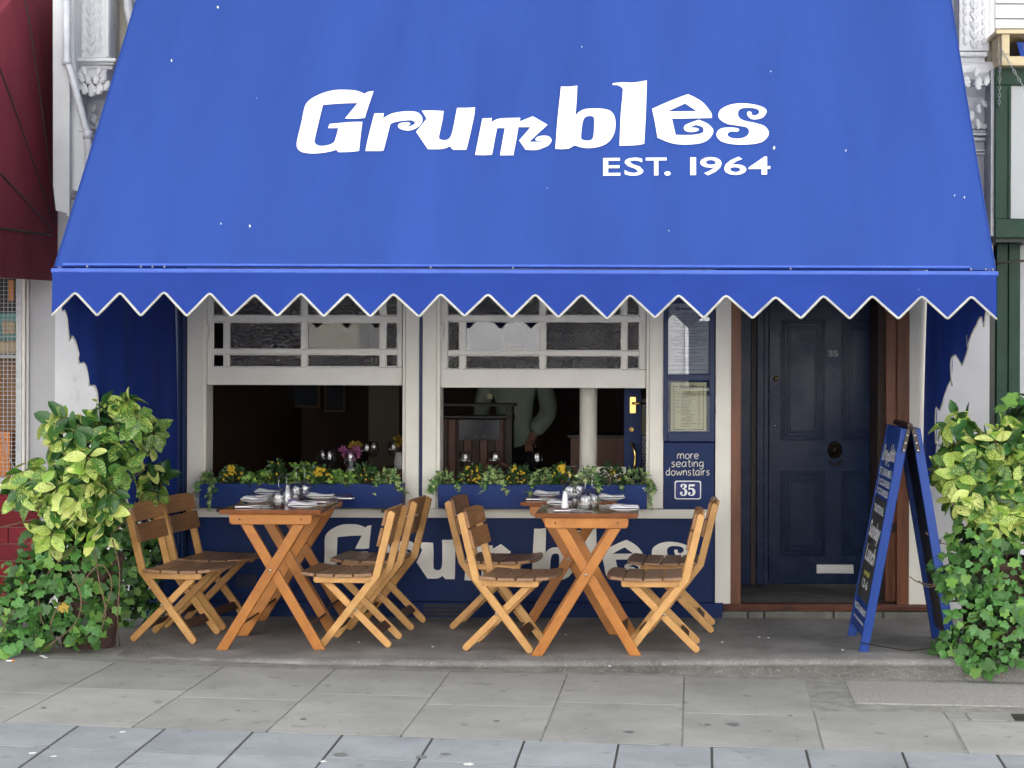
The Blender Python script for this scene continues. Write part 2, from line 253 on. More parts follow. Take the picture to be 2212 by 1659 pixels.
# ------------------------------------------------------------------ mesh building
class MB:
    def __init__(s): s.v = []; s.f = []
    def add(s, vs, fs):
        o = len(s.v); s.v += [tuple(v) for v in vs]; s.f += [tuple(i + o for i in f) for f in fs]; return s
    def box(s, x0, x1, y0, y1, z0, z1):
        if x0 > x1: x0, x1 = x1, x0
        if y0 > y1: y0, y1 = y1, y0
        if z0 > z1: z0, z1 = z1, z0
        return s.add([(x0, y0, z0), (x1, y0, z0), (x1, y1, z0), (x0, y1, z0), (x0, y0, z1), (x1, y0, z1), (x1, y1, z1), (x0, y1, z1)],
                     [(0, 3, 2, 1), (4, 5, 6, 7), (0, 1, 5, 4), (1, 2, 6, 5), (2, 3, 7, 6), (3, 0, 4, 7)])
    def prism(s, poly, axis, a0, a1):
        # poly: 2D points; axis 'y': poly in (x,z); 'x': (y,z); 'z': (x,y)
        n = len(poly)
        ar = sum(poly[i][0] * poly[(i + 1) % n][1] - poly[(i + 1) % n][0] * poly[i][1] for i in range(n))
        P = {'y': lambda p, a: (p[0], a, p[1]), 'x': lambda p, a: (a, p[0], p[1]), 'z': lambda p, a: (p[0], p[1], a)}[axis]
        vs = [P(p, a0) for p in poly] + [P(p, a1) for p in poly]
        fs = [tuple(range(n)), tuple(reversed(range(n, 2 * n)))] + [(i, n + i, n + (i + 1) % n, (i + 1) % n) for i in range(n)]
        flip = (ar > 0)
        if axis == 'y': flip = not flip
        if a1 < a0: flip = not flip
        if flip: fs = [tuple(reversed(f)) for f in fs]
        return s.add(vs, fs)
    def tube(s, path, r, n=8, caps=True):
        path = [Vector(p) for p in path]; k = len(path); rs = r if isinstance(r, (list, tuple)) else [r] * k
        o = len(s.v); up = None
        for i, p in enumerate(path):
            t = (path[min(i + 1, k - 1)] - path[max(i - 1, 0)])
            if t.length < 1e-9: t = Vector((0, 0, 1))
            t.normalize()
            if up is None: up = t.orthogonal().normalized()
            else:
                up = up - t * up.dot(t)
                up = up.normalized() if up.length > 1e-6 else t.orthogonal().normalized()
            w = t.cross(up)
            for j in range(n):
                a = 2 * math.pi * j / n; s.v.append(tuple(p + (up * math.cos(a) + w * math.sin(a)) * rs[i]))
        for i in range(k - 1):
            for j in range(n):
                s.f.append((o + i * n + j, o + i * n + (j + 1) % n, o + (i + 1) * n + (j + 1) % n, o + (i + 1) * n + j))
        if caps:
            s.f.append(tuple(o + j for j in reversed(range(n)))); s.f.append(tuple(o + (k - 1) * n + j for j in range(n)))
        return s
    def lathe(s, prof, c=(0, 0, 0), n=24, closed=False, axis='z'):
        o = len(s.v); k = len(prof)
        for (r, z) in prof:
            for j in range(n):
                a = 2 * math.pi * j / n; p = (r * math.cos(a), r * math.sin(a), z)
                if axis == 'y': p = (p[0], -p[2], p[1])
                if axis == 'x': p = (p[2], p[0], p[1])
                s.v.append((c[0] + p[0], c[1] + p[1], c[2] + p[2]))
        rng = k if closed else k - 1
        for i in range(rng):
            i2 = (i + 1) % k
            for j in range(n):
                s.f.append((o + i * n + j, o + i * n + (j + 1) % n, o + i2 * n + (j + 1) % n, o + i2 * n + j))
        if not closed:
            s.f.append(tuple(o + j for j in reversed(range(n)))); s.f.append(tuple(o + (k - 1) * n + j for j in range(n)))
        return s
    def grid(s, fn, nu, nv):
        o = len(s.v)
        for j in range(nv + 1):
            for i in range(nu + 1): s.v.append(tuple(fn(i / nu, j / nv)))
        for j in range(nv):
            for i in range(nu):
                a = o + j * (nu + 1) + i; s.f.append((a, a + 1, a + nu + 2, a + nu + 1))
        return s
    def mesh(s, name, material=None, smooth=False):
        me = bpy.data.meshes.new(name); me.from_pydata(s.v, [], s.f); me.validate(); me.update()
        if material:
            for mm in (material if isinstance(material, (list, tuple)) else [material]): me.materials.append(M[mm])
        if smooth: me.polygons.foreach_set('use_smooth', [True] * len(me.polygons))
        return me

def link(name, me, parent=None, loc=None, rot=None):
    o = bpy.data.objects.new(name, me); C.objects.link(o)
    if parent is not None:
        o.parent = parent
        if loc is None:      # the mesh is in world coordinates
            q = parent; off = Vector((0, 0, 0))
            while q: off += q.location; q = q.parent
            o.location = -off
        else: o.location = loc
    elif loc is not None: o.location = loc
    if rot is not None: o.rotation_euler = rot
    return o
def part(name, mb, material, parent=None, smooth=False, bevel=0, loc=None, rot=None, seg=2, weld=False):
    me = mb.mesh(name, material, smooth) if isinstance(mb, MB) else mb
    o = link(name, me, parent, loc, rot)
    if weld: 
        w = o.modifiers.new('weld', 'WELD'); w.merge_threshold = 0.0002
    if bevel:
        b = o.modifiers.new('bevel', 'BEVEL'); b.width = bevel; b.segments = seg; b.limit_method = 'ANGLE'; b.angle_limit = R(40)
    return o
def thing(name, label, cat, loc=(0, 0, 0), rz=0, group=None):
    o = bpy.data.objects.new(name, None); C.objects.link(o); o.location = loc; o.rotation_euler = (0, 0, rz); o.empty_display_size = .1
    tag(o, label, cat, group); return o
def tag(o, label=None, cat=None, group=None, kind=None):
    if label: o['label'] = label
    if cat: o['category'] = cat
    if group: o['group'] = group
    if kind: o['kind'] = kind
    return o
def box(name, x0, x1, y0, y1, z0, z1, material, parent=None, bevel=0.002):
    return part(name, MB().box(x0, x1, y0, y1, z0, z1), material, parent, bevel=bevel)
def copy_tree(o, parent=None):
    c = o.copy(); C.objects.link(c)
    if parent: c.parent = parent
    for ch in list(o.children): copy_tree(ch, c)
    return c

# ------------------------------------------------------------------ flat lettering
def smooth_loop(pts, seg=4):
    n = len(pts); out = []
    P = [Vector((p[0], p[1])) for p in pts]; cr = [len(p) > 2 for p in pts]
    for i in range(n):
        p1, p2 = P[i], P[(i + 1) % n]
        p0 = P[i - 1] if not cr[i] else p1 - (p2 - p1) * 0.35
        p3 = P[(i + 2) % n] if not cr[(i + 1) % n] else p2 + (p2 - p1) * 0.35
        out.append(p1)
        if cr[i] and cr[(i + 1) % n]: continue
        for k in range(1, seg):
            t = k / seg
            out.append(0.5 * ((2 * p1) + (-p0 + p2) * t + (2 * p0 - 5 * p1 + 4 * p2 - p3) * t * t + (-p0 + 3 * p1 - 3 * p2 + p3) * t ** 3))
    return out
def flat(loops, fn):
    """fills 2D loops (outer first, then holes) and maps them through fn -> MB"""
    allp = [p for lp in loops for p in lp]
    tris = tessellate_polygon([[Vector((p[0], p[1], 0)) for p in lp] for lp in loops])
    mb = MB(); mb.add([fn(p[0], p[1]) for p in allp], [tuple(t) for t in tris]); return mb
_a = 1
GLY = {
 'G': (0, [[(750,152,1),(700,160),(678,177,1),(640,160),(590,147),(520,142),(430,144),(350,162),(280,190),(225,222),(190,260),(172,310),(150,420),(125,520),(112,590),(118,625),(140,650),(180,665),(250,671),(330,665),(400,652),(440,640,1),(458,660,1),(540,658),(622,650),(630,640,1),(645,500),(656,415),(650,408,1),(560,410),(385,425,1),(372,460,1),(458,460,1),(445,510),(425,575,1),(390,595),(330,608),(285,602),(262,580),(262,555),(290,430),(330,268,1),(400,262),(500,255),(618,252,1),(512,380,1),(600,382),(677,376,1),(700,300)]]),
 'r': (0, [[(757,338,1),(835,336,1),(828,382,1),(850,365),(900,340),(970,325),(1050,320),(1110,328),(1145,355),(1155,385),(1150,415),(1120,450),(1070,475),(1025,480),(975,468),(952,447),(958,428),(985,415),(1040,412),(1053,425),(1042,437),(1000,443,1),(1040,446),(1070,437),(1094,423,1),(1086,405),(1060,395),(1000,398),(930,410),(890,425,1),(875,480),(855,560),(832,645,1),(800,650),(682,650,1),(700,560),(735,420)]]),
 'u': (0, [[(1150,315,1),(1240,314),(1331,318,1),(1320,400),(1298,500),(1292,535),(1300,552),(1330,560),(1365,555),(1385,535),(1400,500),(1418,420),(1442,292,1),(1520,292),(1591,288,1),(1585,350),(1560,470),(1530,600),(1518,640,1),(1410,640,1),(1380,610,1),(1350,625),(1300,635),(1200,635,1),(1102,490,1),(1190,382,1)]]),
 'm': (0, [[(1652,380,1),(1730,376,1),(1725,412,1),(1770,388),(1830,378),(1966,374,1),(1962,405,1),(2070,362,1),(2193,432,1),(2040,573,1),(2100,574),(2150,571),(2168,561,1),(2130,566),(2100,564),(2092,550),(2114,530),(2164,522),(2204,530),(2226,560),(2204,600),(2154,625),(2094,642),(2010,640,1),(1957,562,1),(2052,452,1),(1950,452,1),(1935,550),(1915,650),(1910,685,1),(1798,686,1),(1815,590),(1838,460,1),(1775,460,1),(1760,530),(1740,640),(1730,682,1),(1660,685),(1592,682,1),(1610,590),(1640,440)]]),
 'b': (1, [[(230,115,1),(300,116),(365,107,1),(360,220),(350,357,1),(380,325),(430,302),(500,297),(580,300),(640,318),(672,360),(682,420),(672,500),(630,570),(560,610),(470,626),(400,620),(343,603,1),(295,630,1),(240,635),(183,632,1),(200,400)],
           [(460,360),(495,365),(506,390),(505,440),(498,530),(475,560),(430,563),(400,550),(396,520),(408,420),(425,375)]]),
 'l': (1, [[(658,88,1),(740,80),(830,82),(942,64,1),(935,300),(920,590,1),(850,602),(715,606,1),(725,350),(742,160),(735,125),(700,105),(658,102,1)]]),
 'e': (1, [[(1270,183),(1300,187),(1350,210),(1410,250),(1460,310),(1480,345),(1480,376,1),(1300,380),(1150,382,1),(1165,450),(1180,516,1),(1260,518),(1340,514),(1400,500),(1412,475),(1400,450),(1350,434,1),(1325,443),(1300,458,1),(1340,456),(1370,465),(1368,480),(1330,492),(1280,490),(1250,470),(1255,440),(1290,420),(1372,390,1),(1440,420),(1485,460),(1492,490),(1475,530),(1430,570),(1350,592),(1220,596),(1130,580),(1030,540,1),(1010,420),(985,300,1),(1120,240)],
           [(1258,256,1),(1357,320,1),(1112,322,1)]]),
 's': (1, [[(1740,254),(1820,262),(1890,280),(1930,305),(1932,335),(1905,370),(1860,386),(1810,385),(1780,360),(1772,335),(1785,322),(1808,328),(1815,350),(1840,355),(1868,340),(1872,318),(1850,300),(1800,292),(1740,294),(1705,312),(1697,345),(1710,375),(1750,398),(1850,420),(1920,445),(1952,490),(1945,530),(1905,570),(1840,590),(1740,597),(1640,592),(1560,570),(1522,530),(1525,490),(1560,462),(1630,455),(1690,460),(1708,475),(1690,490),(1640,488),(1612,505),(1620,530),(1660,545),(1720,545),(1770,525),(1789,490),(1770,455),(1700,440),(1610,425),(1550,390),(1535,350),(1555,305),(1620,270),(1680,257)]]),
}
def glyph_D(ch):
    """outline loops of a hand-drawn letter, in picture pixels"""
    which, loops = GLY[ch]; ox = 612.0 if which == 0 else 1152.1
    return [[Vector((ox + p[0] * .2604, 158.4 + p[1] * .2604)) for p in smooth_loop(lp)] for lp in loops]
def bbox(loops):
    xs = [p[0] for p in loops[0]]; ys = [p[1] for p in loops[0]]; return min(xs), max(xs), min(ys), max(ys)
def font_mesh(txt, fn, size=1.0, offset=0.0, align='CENTER', shear=0.0, spacing=1.0):
    """text in Blender's own font -> MB, mapped through fn(x, y)"""
    cu = bpy.data.curves.new('txt', 'FONT'); cu.body = txt; cu.size = size; cu.offset = offset; cu.align_x = align; cu.shear = shear; cu.space_character = spacing
    cu.fill_mode = 'FRONT'; cu.resolution_u = 3
    o = bpy.data.objects.new('txt', cu); C.objects.link(o)
    dg = bpy.context.evaluated_depsgraph_get(); me = bpy.data.meshes.new_from_object(o.evaluated_get(dg))
    mb = MB(); mb.add([fn(v.co.x, v.co.y) for v in me.vertices], [tuple(p.vertices) for p in me.polygons])
    bpy.data.objects.remove(o); bpy.data.curves.remove(cu); bpy.data.meshes.remove(me)
    return mb
# ================================================================== the setting: ground, pavement, terrace
def ground_sheet(name, y0, y1, dz, material, x0=-60, x1=60):
    mb = MB().add([(x0, y0, pave_z(x0) + dz), (x1, y0, pave_z(x1) + dz), (x1, y1, pave_z(x1) + dz), (x0, y1, pave_z(x0) + dz)], [(0, 1, 2, 3)])
    return tag(part(name, mb, material), kind='structure')
ground_sheet('ground', -300, 300, -0.30, 'asphalt', -300, 300)
ground_sheet('road', -16.0, -6.9, -0.13, 'asphalt')
ground_sheet('opposite_pavement', -22, -16.0, 0.0, 'slab_b')
kerb = tag(part('kerb', MB().add([(-60, -6.9, pave_z(-60)), (60, -6.9, pave_z(60)), (60, -6.75, pave_z(60)), (-60, -6.75, pave_z(-60)),
     (-60, -6.9, pave_z(-60) - .2), (60, -6.9, pave_z(60) - .2)], [(0, 1, 2, 3), (4, 5, 1, 0)]), 'granite'), kind='structure')

# the paving bed: light mortar under the flags by the shop, dark dirt under the small slabs
pavement = tag(ground_sheet('pavement', -6.75, -1.2, -0.004, 'mortar'), kind='structure')
part('joint_bed', MB().add([on_pave(-900, 1540) + Vector((-30, 0, .762)), on_pave(3000, 1646) + Vector((20, 0, -.491)), on_pave(3000, 3200), on_pave(-900, 3200)], [(3, 2, 1, 0)]), 'joint_dirt', pavement)
bpy.data.objects.remove(bpy.data.objects['joint_bed'])
# rows of slabs, cut along the joints measured in the photograph; every corner lies on the sloping pavement
def ln(a, b, t): return a + (b - a) * t
rowline = [(-600, 1536), (5, 1561), (575, 1581), (865, 1591), (1168, 1601), (1473, 1611), (1778, 1620), (2212, 1631), (2900, 1648)]
def row_y(x, L=rowline):
    for (a, b), (c, d) in zip(L, L[1:]):
        if x <= c or (c, d) == L[-1]: return b + (d - b) * (x - a) / (c - a)
step_line = [(-600, 1380), (150, 1412), (260, 1418), (700, 1436), (1106, 1448), (1756, 1461), (2212, 1473), (2900, 1490)]
slab_rnd = random.Random(3)
def slab(corners, material, name='paving_slab', gap=0.006, hgt=0.0):
    c = [Vector(p) for p in corners]; m = sum(c, Vector()) / len(c); out = []
    for i, p in enumerate(c):
        a, b = (c[i - 1] - p).normalized(), (c[(i + 1) % len(c)] - p).normalized()
        s = max(0.3, a.cross(b).length); out.append(p + (a + b) * gap / s)
    tilt = slab_rnd.uniform(-.0012, .0012)
    top = [Vector((p.x, p.y, p.z + hgt + tilt * (p.x - m.x) * 2)) for p in out]; bot = [p - Vector((0, 0, .03)) for p in out]
    n = len(out); fs = [tuple(range(n)), tuple(reversed(range(n, 2 * n)))] + [((i + 1) % n, i, n + i, n + (i + 1) % n) for i in range(n)]
    if material != 'slab_b': top = [p + Vector((0, 0, .001)) for p in top]
    top = [p - m for p in top]; bot = [p - m for p in bot]
    mb = MB().add(top + bot, fs); o = part(name, mb, material, pavement, bevel=0.003, seg=2, loc=m); return o
jA = [((-1180, 1366), (-1800, 1498)), ((-720, 1386), (-1200, 1517)), ((-235, 1406), (-600, 1536)), ((250, 1431), (5, 1561)), ((483, 1440), (285, 1571)), ((725, 1445), (575, 1581)), ((972, 1452), (865, 1591)), ((1226, 1456), (1168, 1601)),
      ((1478, 1462), (1473, 1611)), ((1741, 1469), (1778, 1620))]
crossY = [1466, 1480, 1495, 1500, 1494, 1513, 1505, 1528, 1524, 1548]      # where the cross joint of each column sits (measured)
for i in range(len(jA) - 1):
    (a0, a1), (b0, b1) = jA[i], jA[i + 1]
    A0, A1, B0, B1 = on_pave(*a0), on_pave(*a1), on_pave(*b0), on_pave(*b1)
    t = (on_pave((b0[0] + b1[0]) / 2, crossY[i + 1]).y - B0.y) / (B1.y - B0.y)
    g = 0.003 + .002 * slab_rnd.random()
    slab([A0, ln(A0, A1, t), ln(B0, B1, t), B0], 'slab_a', gap=g)
    slab([ln(A0, A1, t), A1, B1, ln(B0, B1, t)], 'slab_a', gap=g)
# right-hand flags
P = on_pave
slab([P(1756, 1536), P(1778, 1620), P(2087, 1628), P(2050, 1556), P(2034, 1537)], 'slab_a')
slab([P(2054, 1557), P(2091, 1628), P(2560, 1640), P(2480, 1566)], 'slab_a')
slab([P(2484, 1566), P(2563, 1640), P(3000, 1650), P(2900, 1576)], 'slab_a')
slab([P(2037, 1537), P(2049, 1554), P(2094, 1555), P(2081, 1538)], 'slab_a', 'paving_block', .003)
slab([P(2083, 1538), P(2096, 1555), P(2178, 1557), P(2165, 1539)], 'slab_a', 'paving_block', .003)
slab([P(2225, 1540), P(2240, 1558), P(2480, 1564), P(2460, 1544)], 'slab_a', 'paving_block', .003)
cover = slab([P(1824, 1470), P(1845, 1519), P(2600, 1535), P(2520, 1487)], 'granite', 'inspection_cover', .004, .002)
slab([P(2182, 1541), P(2192, 1556), P(2224, 1557), P(2214, 1541)], 'black_metal', 'drain_cover', .002, -.002)
# the darker bed under the inner joint and the front rows
bed = [P(-1800, 1497), P(-600, 1535), P(1473, 1609), P(3000, 1650)]
far = [Vector((6, -6.75, pave_z(6))), Vector((-9, -6.75, pave_z(-9)))]
part('joint_bed', MB().add([p + Vector((0, 0, -.0025)) for p in bed + far], [(0, 5, 4, 3, 2, 1)]), 'joint_dirt', pavement)
jB = [((-1510, 1508), (-1770, 1580)), ((-1080, 1522), (-1300, 1596)), ((-610, 1537), (-800, 1613)), ((-420, 1546), (-580, 1620)), ((-222, 1553), (-362, 1632)), ((-26, 1560), (-158, 1645)), ((170, 1568), (45, 1656)), ((357, 1575), (250, 1659)), ((547, 1582), (470, 1659)), ((740, 1588), (682, 1659)), ((935, 1595), (895, 1659)), ((1133, 1601), (1111, 1659)), ((1336, 1608), (1326, 1659)),
      ((1537, 1614), (1538, 1659)), ((1741, 1619), (1751, 1659)), ((1948, 1625), (1961, 1659)), ((2153, 1630), (2171, 1659)), ((2362, 1635), (2386, 1664)), ((2575, 1641), (2606, 1670))]
cols = []
for a, b in jB:
    A, B = on_pave(*a), on_pave(*b); d = (B - A); d = d / abs(d.y); cols.append((A, d))
for k in range(9):
    for i in range(len(cols) - 1):
        (A, da), (B, db) = cols[i], cols[i + 1]
        if k > 3 and (i < 5): continue
        s0, s1 = 0.425 * k, 0.425 * (k + 1)
        q = [A + da * s0, A + da * s1, B + db * s1, B + db * s0]
        slab(q, 'slab_b', gap=0.0045 + .002 * slab_rnd.random(), hgt=.001 + .003 * slab_rnd.random())
# dropped gum and litter on the slabs
for i, (px, py, r, wh) in enumerate([(265, 1583, .012, 1), (70, 1629, .016, 1), (116, 1636, .012, 1), (1013, 1653, .021, 1), (94, 1530, .013, 0), (1072, 1559, .014, 0), (735, 1632, .03, 0), (655, 1554, .014, 0),
     (910, 1637, .028, 0), (963, 1631, .022, 0), (1584, 1565, .026, 0), (1528, 1566, .012, 0), (1662, 1581, .011, 0), (1722, 1592, .008, 0), (515, 1536, .009, 0), (698, 1647, .013, 1), (1360, 1582, .02, 0), (1180, 1572, .008, 0), (1708, 1547, .012, 0), (2000, 1592, .01, 0), (1265, 1575, .007, 0), (795, 1499, .009, 0), (460, 1497, .006, 0)]):
    c = P(px, py); n = 14; rr = random.Random(i)
    pts = [(c.x + math.cos(2 * math.pi * k / n) * r * (1 + rr.uniform(-.25, .25)), c.y + math.sin(2 * math.pi * k / n) * r * 1.1 * (1 + rr.uniform(-.25, .25))) for k in range(n)]
    g = part('gum_spot', MB().add([(x, y, pave_z(x) + .0042) for x, y in pts], [tuple(range(n))]), 'gum_white' if wh else 'gum', pavement)

# raised concrete terrace in front of the shop with a worn rounded edge
def terrace_pt(u, v):
    x = -6.5 + 13.5 * u
    wob = 0.02 * mnoise.noise(Vector((x * .9, 3, 0))) + 0.008 * mnoise.noise(Vector((x * 5, 9, 0)))
    px = CX + x * FPX / 9.16
    L = step_line
    yl = row_y(px, L); fy = on_pave(px, yl).y + wob
    top_edge = fy + 0.055
    zb = pave_z(x) - 0.03
    prof = [(0.0, zb - .02), (0.0, zb + .055), (0.012, None), (0.035, None), (0.075, None), (.14, None)]
    k = v * 9
    i = int(round(k))
    H = 0.0 - .0015 * max(0, -1) 
    if i == 0: return (x, fy + .022, zb - .05)
    if i == 1: return (x, fy + .016 + .004 * mnoise.noise(Vector((x * 9, 4, 0))), -.040)
    if i == 2: return (x, fy + .004 * mnoise.noise(Vector((x * 7, 5, 0))), -0.030 + .004 * mnoise.noise(Vector((x * 3, 1, 0))))
    if i == 3: return (x, fy + .006, -0.011 + .003 * mnoise.noise(Vector((x * 4, 2, 0))))
    if i == 4: return (x, fy + .05, 0.0)
    tt = (i - 4) / 5
    return (x, fy + .05 + (0.06 - (fy + .05)) * tt, 0.0)
terrace = tag(part('terrace', MB().grid(terrace_pt, 320, 9), 'concrete', smooth=True), kind='structure')
floor_back = tag(part('building_floor', MB().add([(-6.5, .06, -.004), (7, .06, -.004), (7, 8, -.004), (-6.5, 8, -.004)], [(0, 1, 2, 3)]), 'room_floor'), kind='structure')
for i, (px, py) in enumerate([(1490, 1395), (1640, 1377), (1660, 1379), (935, 1398), (1222, 1372), (1820, 1405), (1317, 1440), (1560, 1388), (775, 1388), (2035, 1412)]):
    p = on_floor(px, py, .0)
    part('pale_crumb', MB().lathe([(.004, 0), (.009, .003), (.004, .006)], p, 6), 'gum_white', terrace)

# ================================================================== the restaurant building
B = thing('restaurant_building', 'cream and navy wooden restaurant shopfront with two sash windows behind the blue awning', 'building')
def fbox(name, px0, px1, py0, py1, y0, y1, material, parent=B, bevel=.003, pxm=None, pym=None):
    """a box given by its outline in the photograph and the depth of its front (y0) and back (y1)"""
    d = FD + y0; xm, ym = (px0 + px1) / 2, (py0 + py1) / 2
    x0, x1 = at(px0, ym, d).x, at(px1, ym, d).x; z0, z1 = at(xm, py1, d).z, at(xm, py0, d).z
    return box(name, x0, x1, y0, y1, z0, z1, material, parent, bevel)
# walls above, hidden largely by the awning
box('upper_wall', FX(152), FX(2140), .05, .30, 2.28, 5.2, 'white_stucco', B, 0)
box('upper_storeys', -3.7, 2.0, .05, 9, 5.2, 12.5, 'dirty_stucco', B, 0)
box('back_wall', -3.7, 2.0, 6, 9, -.02, 5.2, 'dirty_stucco', B, 0)
box('fascia_board', FX(345), FX(2010), -.03, .05, 2.12, 2.7, 'navy_gloss', B)
# left navy pilaster
xl, xr = FX(345), FX(404)
box('navy_pilaster', xl, xr, -.03, .3, .08, 2.15, 'navy_gloss', B)
box('pilaster_bead', FX(388), FX(392), -.045, -.03, .12, 2.1, 'navy_gloss', B)
box('pilaster_bead', FX(396), FX(401), -.05, -.03, .12, 2.1, 'navy_gloss', B)
box('pilaster_bead', FX(347), FX(353), -.055, -.03, .12, 2.1, 'navy_gloss', B)
fbox('plinth', 300, 1562, 1301, 1350, -.045, .1, 'navy_panel')
fbox('skirting', 300, 404, 1290, 1302, -.042, .1, 'navy_panel')
lower = fbox('lower_panel', 405, 1544, 1119, 1301, -.0, .12, 'navy_panel', bevel=0)
# a vent grille low in the panel, left
fbox('air_vent', 510, 552, 1242, 1268, -.012, .02, 'black_metal')
for k in range(6): fbox('vent_slat', 512, 550, 1244 + 4 * k, 1246 + 4 * k, -.016, -.011, 'navy_gloss', B, 0)
# a low vent under the plinth between the tables
for k in range(3): fbox('vent_slat', 915, 1010, 1306 + 9 * k, 1311 + 9 * k, -.052, -.044, 'black_metal', B, 0)
# posts of the cream frame
def post(px0, px1, py0, py1, y0=-.02, y1=.14, m='cream_paint', name='frame_post'): return fbox(name, px0, px1, py0, py1, y0, y1, m)
post(404, 437, 590, 1099); post(437, 445.5, 590, 1099, -.004)
post(869.5, 876, 590, 1099, -.004); post(876, 905, 590, 1099)
fbox('navy_strip', 905, 912.5, 590, 1099, -.012, .14, 'navy_gloss'); post(912.5, 942, 590, 1099); post(942, 951, 590, 1099, -.004)
post(1396, 1403, 590, 1099, -.004); post(1403, 1433, 590, 1099)
post(1545.5, 1579, 590, 1305, -.03, .1)
sill = fbox('window_sill', 404, 1545, 1099, 1119, -.035, .14, 'cream_paint', bevel=.004)
fbox('head_board', 404, 1545, 560, 592, -.02, .14, 'cream_paint')

def sash(name, xs, ys, out, opening, panes, label=None):
    """upper sash: xs, ys list pane limits (px); out = outer frame (x0,x1,y0,y1)"""
    fr = thing(name, None, None); fr.parent = B
    Y0, Y1 = .035, .075
    bx = lambda n, a, b, c, d, y0=Y0, y1=Y1, bev=.003: fbox(n, a, b, c, d, y0, y1, 'sash_paint', fr, bev)
    bx('stile', out[0], xs[0][0], out[2], ys[-1][1]); bx('stile', xs[-1][1], out[1], out[2], ys[-1][1])
    bx('bottom_rail', out[0], out[1], ys[-1][1], out[3], Y0 - .004, Y1 + .004, .004)
    for (a, b), (c, d) in zip(ys, ys[1:]): bx('glazing_bar', xs[0][0], xs[-1][1], b, c, Y0 + .002, Y1 - .002, .003)
    for (a, b), (c, d) in zip(xs, xs[1:]):
        for (e, f) in ys: bx('glazing_bar', b, c, e, f, Y0 + .004, Y1 - .004, .003)
    bx('top_rail', out[0], out[1], out[2] - 12, out[2])
    for r, (e, f) in enumerate(ys):
        for q, (a, b) in enumerate(xs):
            fbox('pane', a, b, e, f, .054, .058, panes[r][q], fr, 0)
            # putty bead round each pane
            d = FD + Y0; x0, x1 = at(a, e, d).x, at(b, e, d).x; z0, z1 = at(a, f, d).z, at(a, e, d).z; w = .006
            mbd = MB().box(x0, x1, .044, .054, z0, z0 + w).box(x0, x1, .044, .054, z1 - w, z1).box(x0, x0 + w, .0445, .054, z0 + w, z1 - w).box(x1 - w, x1, .0445, .054, z0 + w, z1 - w)
            part('putty_bead', mbd, 'sash_paint', fr)
    return fr
RP, HM, CL, DM = 'pane_rippled', 'pane_hammered', 'pane_clear', 'pane_dim'
s1 = sash('sash_window', [(459, 483.5), (494, 651), (662.6, 821), (832.5, 859)], [(600, 682), (695.5, 755), (765, 793)], (446, 869, 600, 832), None,
     [[RP, RP, RP, RP], [DM, RP, DM, HM], [DM, RP, HM, HM]])
s2 = sash('sash_window', [(966, 993), (1004.6, 1166.6), (1178, 1343), (1353.6, 1381.7)], [(600, 682), (694, 758), (767, 798)], (951.5, 1395.5, 600, 838), None,
     [[RP, HM, HM, RP], [HM, CL, HM, RP], [HM, HM, HM, HM]])
for s, (xa, xb) in ((s1, (446, 868)), (s2, (952, 1395))):   # little carved horns hanging from the sash stiles
    for px, sg in ((xa, 1), (xb, -1)):
        pts = [(0, 0), (.012, 0), (.016, -.03), (.008, -.05), (.014, -.075), (0, -.09)]
        x = FX(px, 720); z = FZ(px, 702)
        part('sash_horn', MB().prism([(x + sg * a, z + b) for a, b in pts], 'y', .0, .03), 'sash_paint', s, bevel=.002)
# inner box of each window opening (reveals)
for a, b in ((445.5, 869.5), (951, 1396)):
    fbox('reveal_board', a - 6, a, 590, 1099, .04, .2, 'sash_paint', B, 0); fbox('reveal_board', b, b + 6, 590, 1099, .04, .2, 'sash_paint', B, 0)
box('inner_sill', FX(440), FX(1400), .14, .30, FZ(900, 1110), FZ(900, 1101), 'cream_paint', B)

# painted name on the lower panel: half hidden behind the chairs
pan = {'G': (694, 812, 1132, 1250), 'r': (820, 903, 1168, 1252), 'u': (899, 989, 1165, 1251), 'm': (1002, 1110, 1175, 1254), 'b': (1147, 1241, 1140, 1256), 'l': (1250, 1290, 1141, 1254), 'e': (1299, 1394, 1166, 1254), 's': (1405, 1494, 1170, 1254)}
for ch in 'Grumbles':
    loops = glyph_D(ch); x0, x1, y0, y1 = bbox(loops); a0, a1, b0, b1 = pan[ch]
    kx = (a1 - a0) / (x1 - x0)
    sl = 0.16 if ch in 'Gru' else .03            # the lower lettering stands upright
    w2 = (x1 - x0)
    def fn(x, y):
        yy = b0 + (y - y0) * (b1 - b0) / (y1 - y0)
        xs = a0 + (x - x0) * kx + sl * ((y - y0) - (y1 - y0) / 2) * .9
        p = at(xs, yy, FD); return (p.x, -.003, p.z)
    part('painted_letter', flat(loops, fn), 'letter_paint', B)

# menu case and notice panel
mc = fbox('menu_case', 1433, 1544, 640, 954, -.0, .1, 'navy_panel')
fbox('case_stile', 1433, 1443, 640, 954, -.035, .0, 'navy_gloss', mc); fbox('case_stile', 1533, 1544, 640, 954, -.035, .0, 'navy_gloss', mc)
fbox('case_rail', 1443, 1533, 809, 822, -.035, .0, 'navy_gloss', mc); fbox('case_rail', 1443, 1533, 934, 954, -.035, .0, 'navy_gloss', mc); fbox('case_rail', 1443, 1533, 640, 655, -.035, .0, 'navy_gloss', mc)
fbox('case_glass', 1443, 1533, 655, 809, -.022, -.019, 'pane_clear', mc, 0); fbox('case_glass', 1443, 1533, 822, 934, -.022, -.019, 'pane_dim', mc, 0)
fbox('case_hinge', 1543, 1547, 880, 892, -.03, .0, 'black_metal', mc)
def fpt(yy): 
    return lambda X, Y: (X, yy, Y)
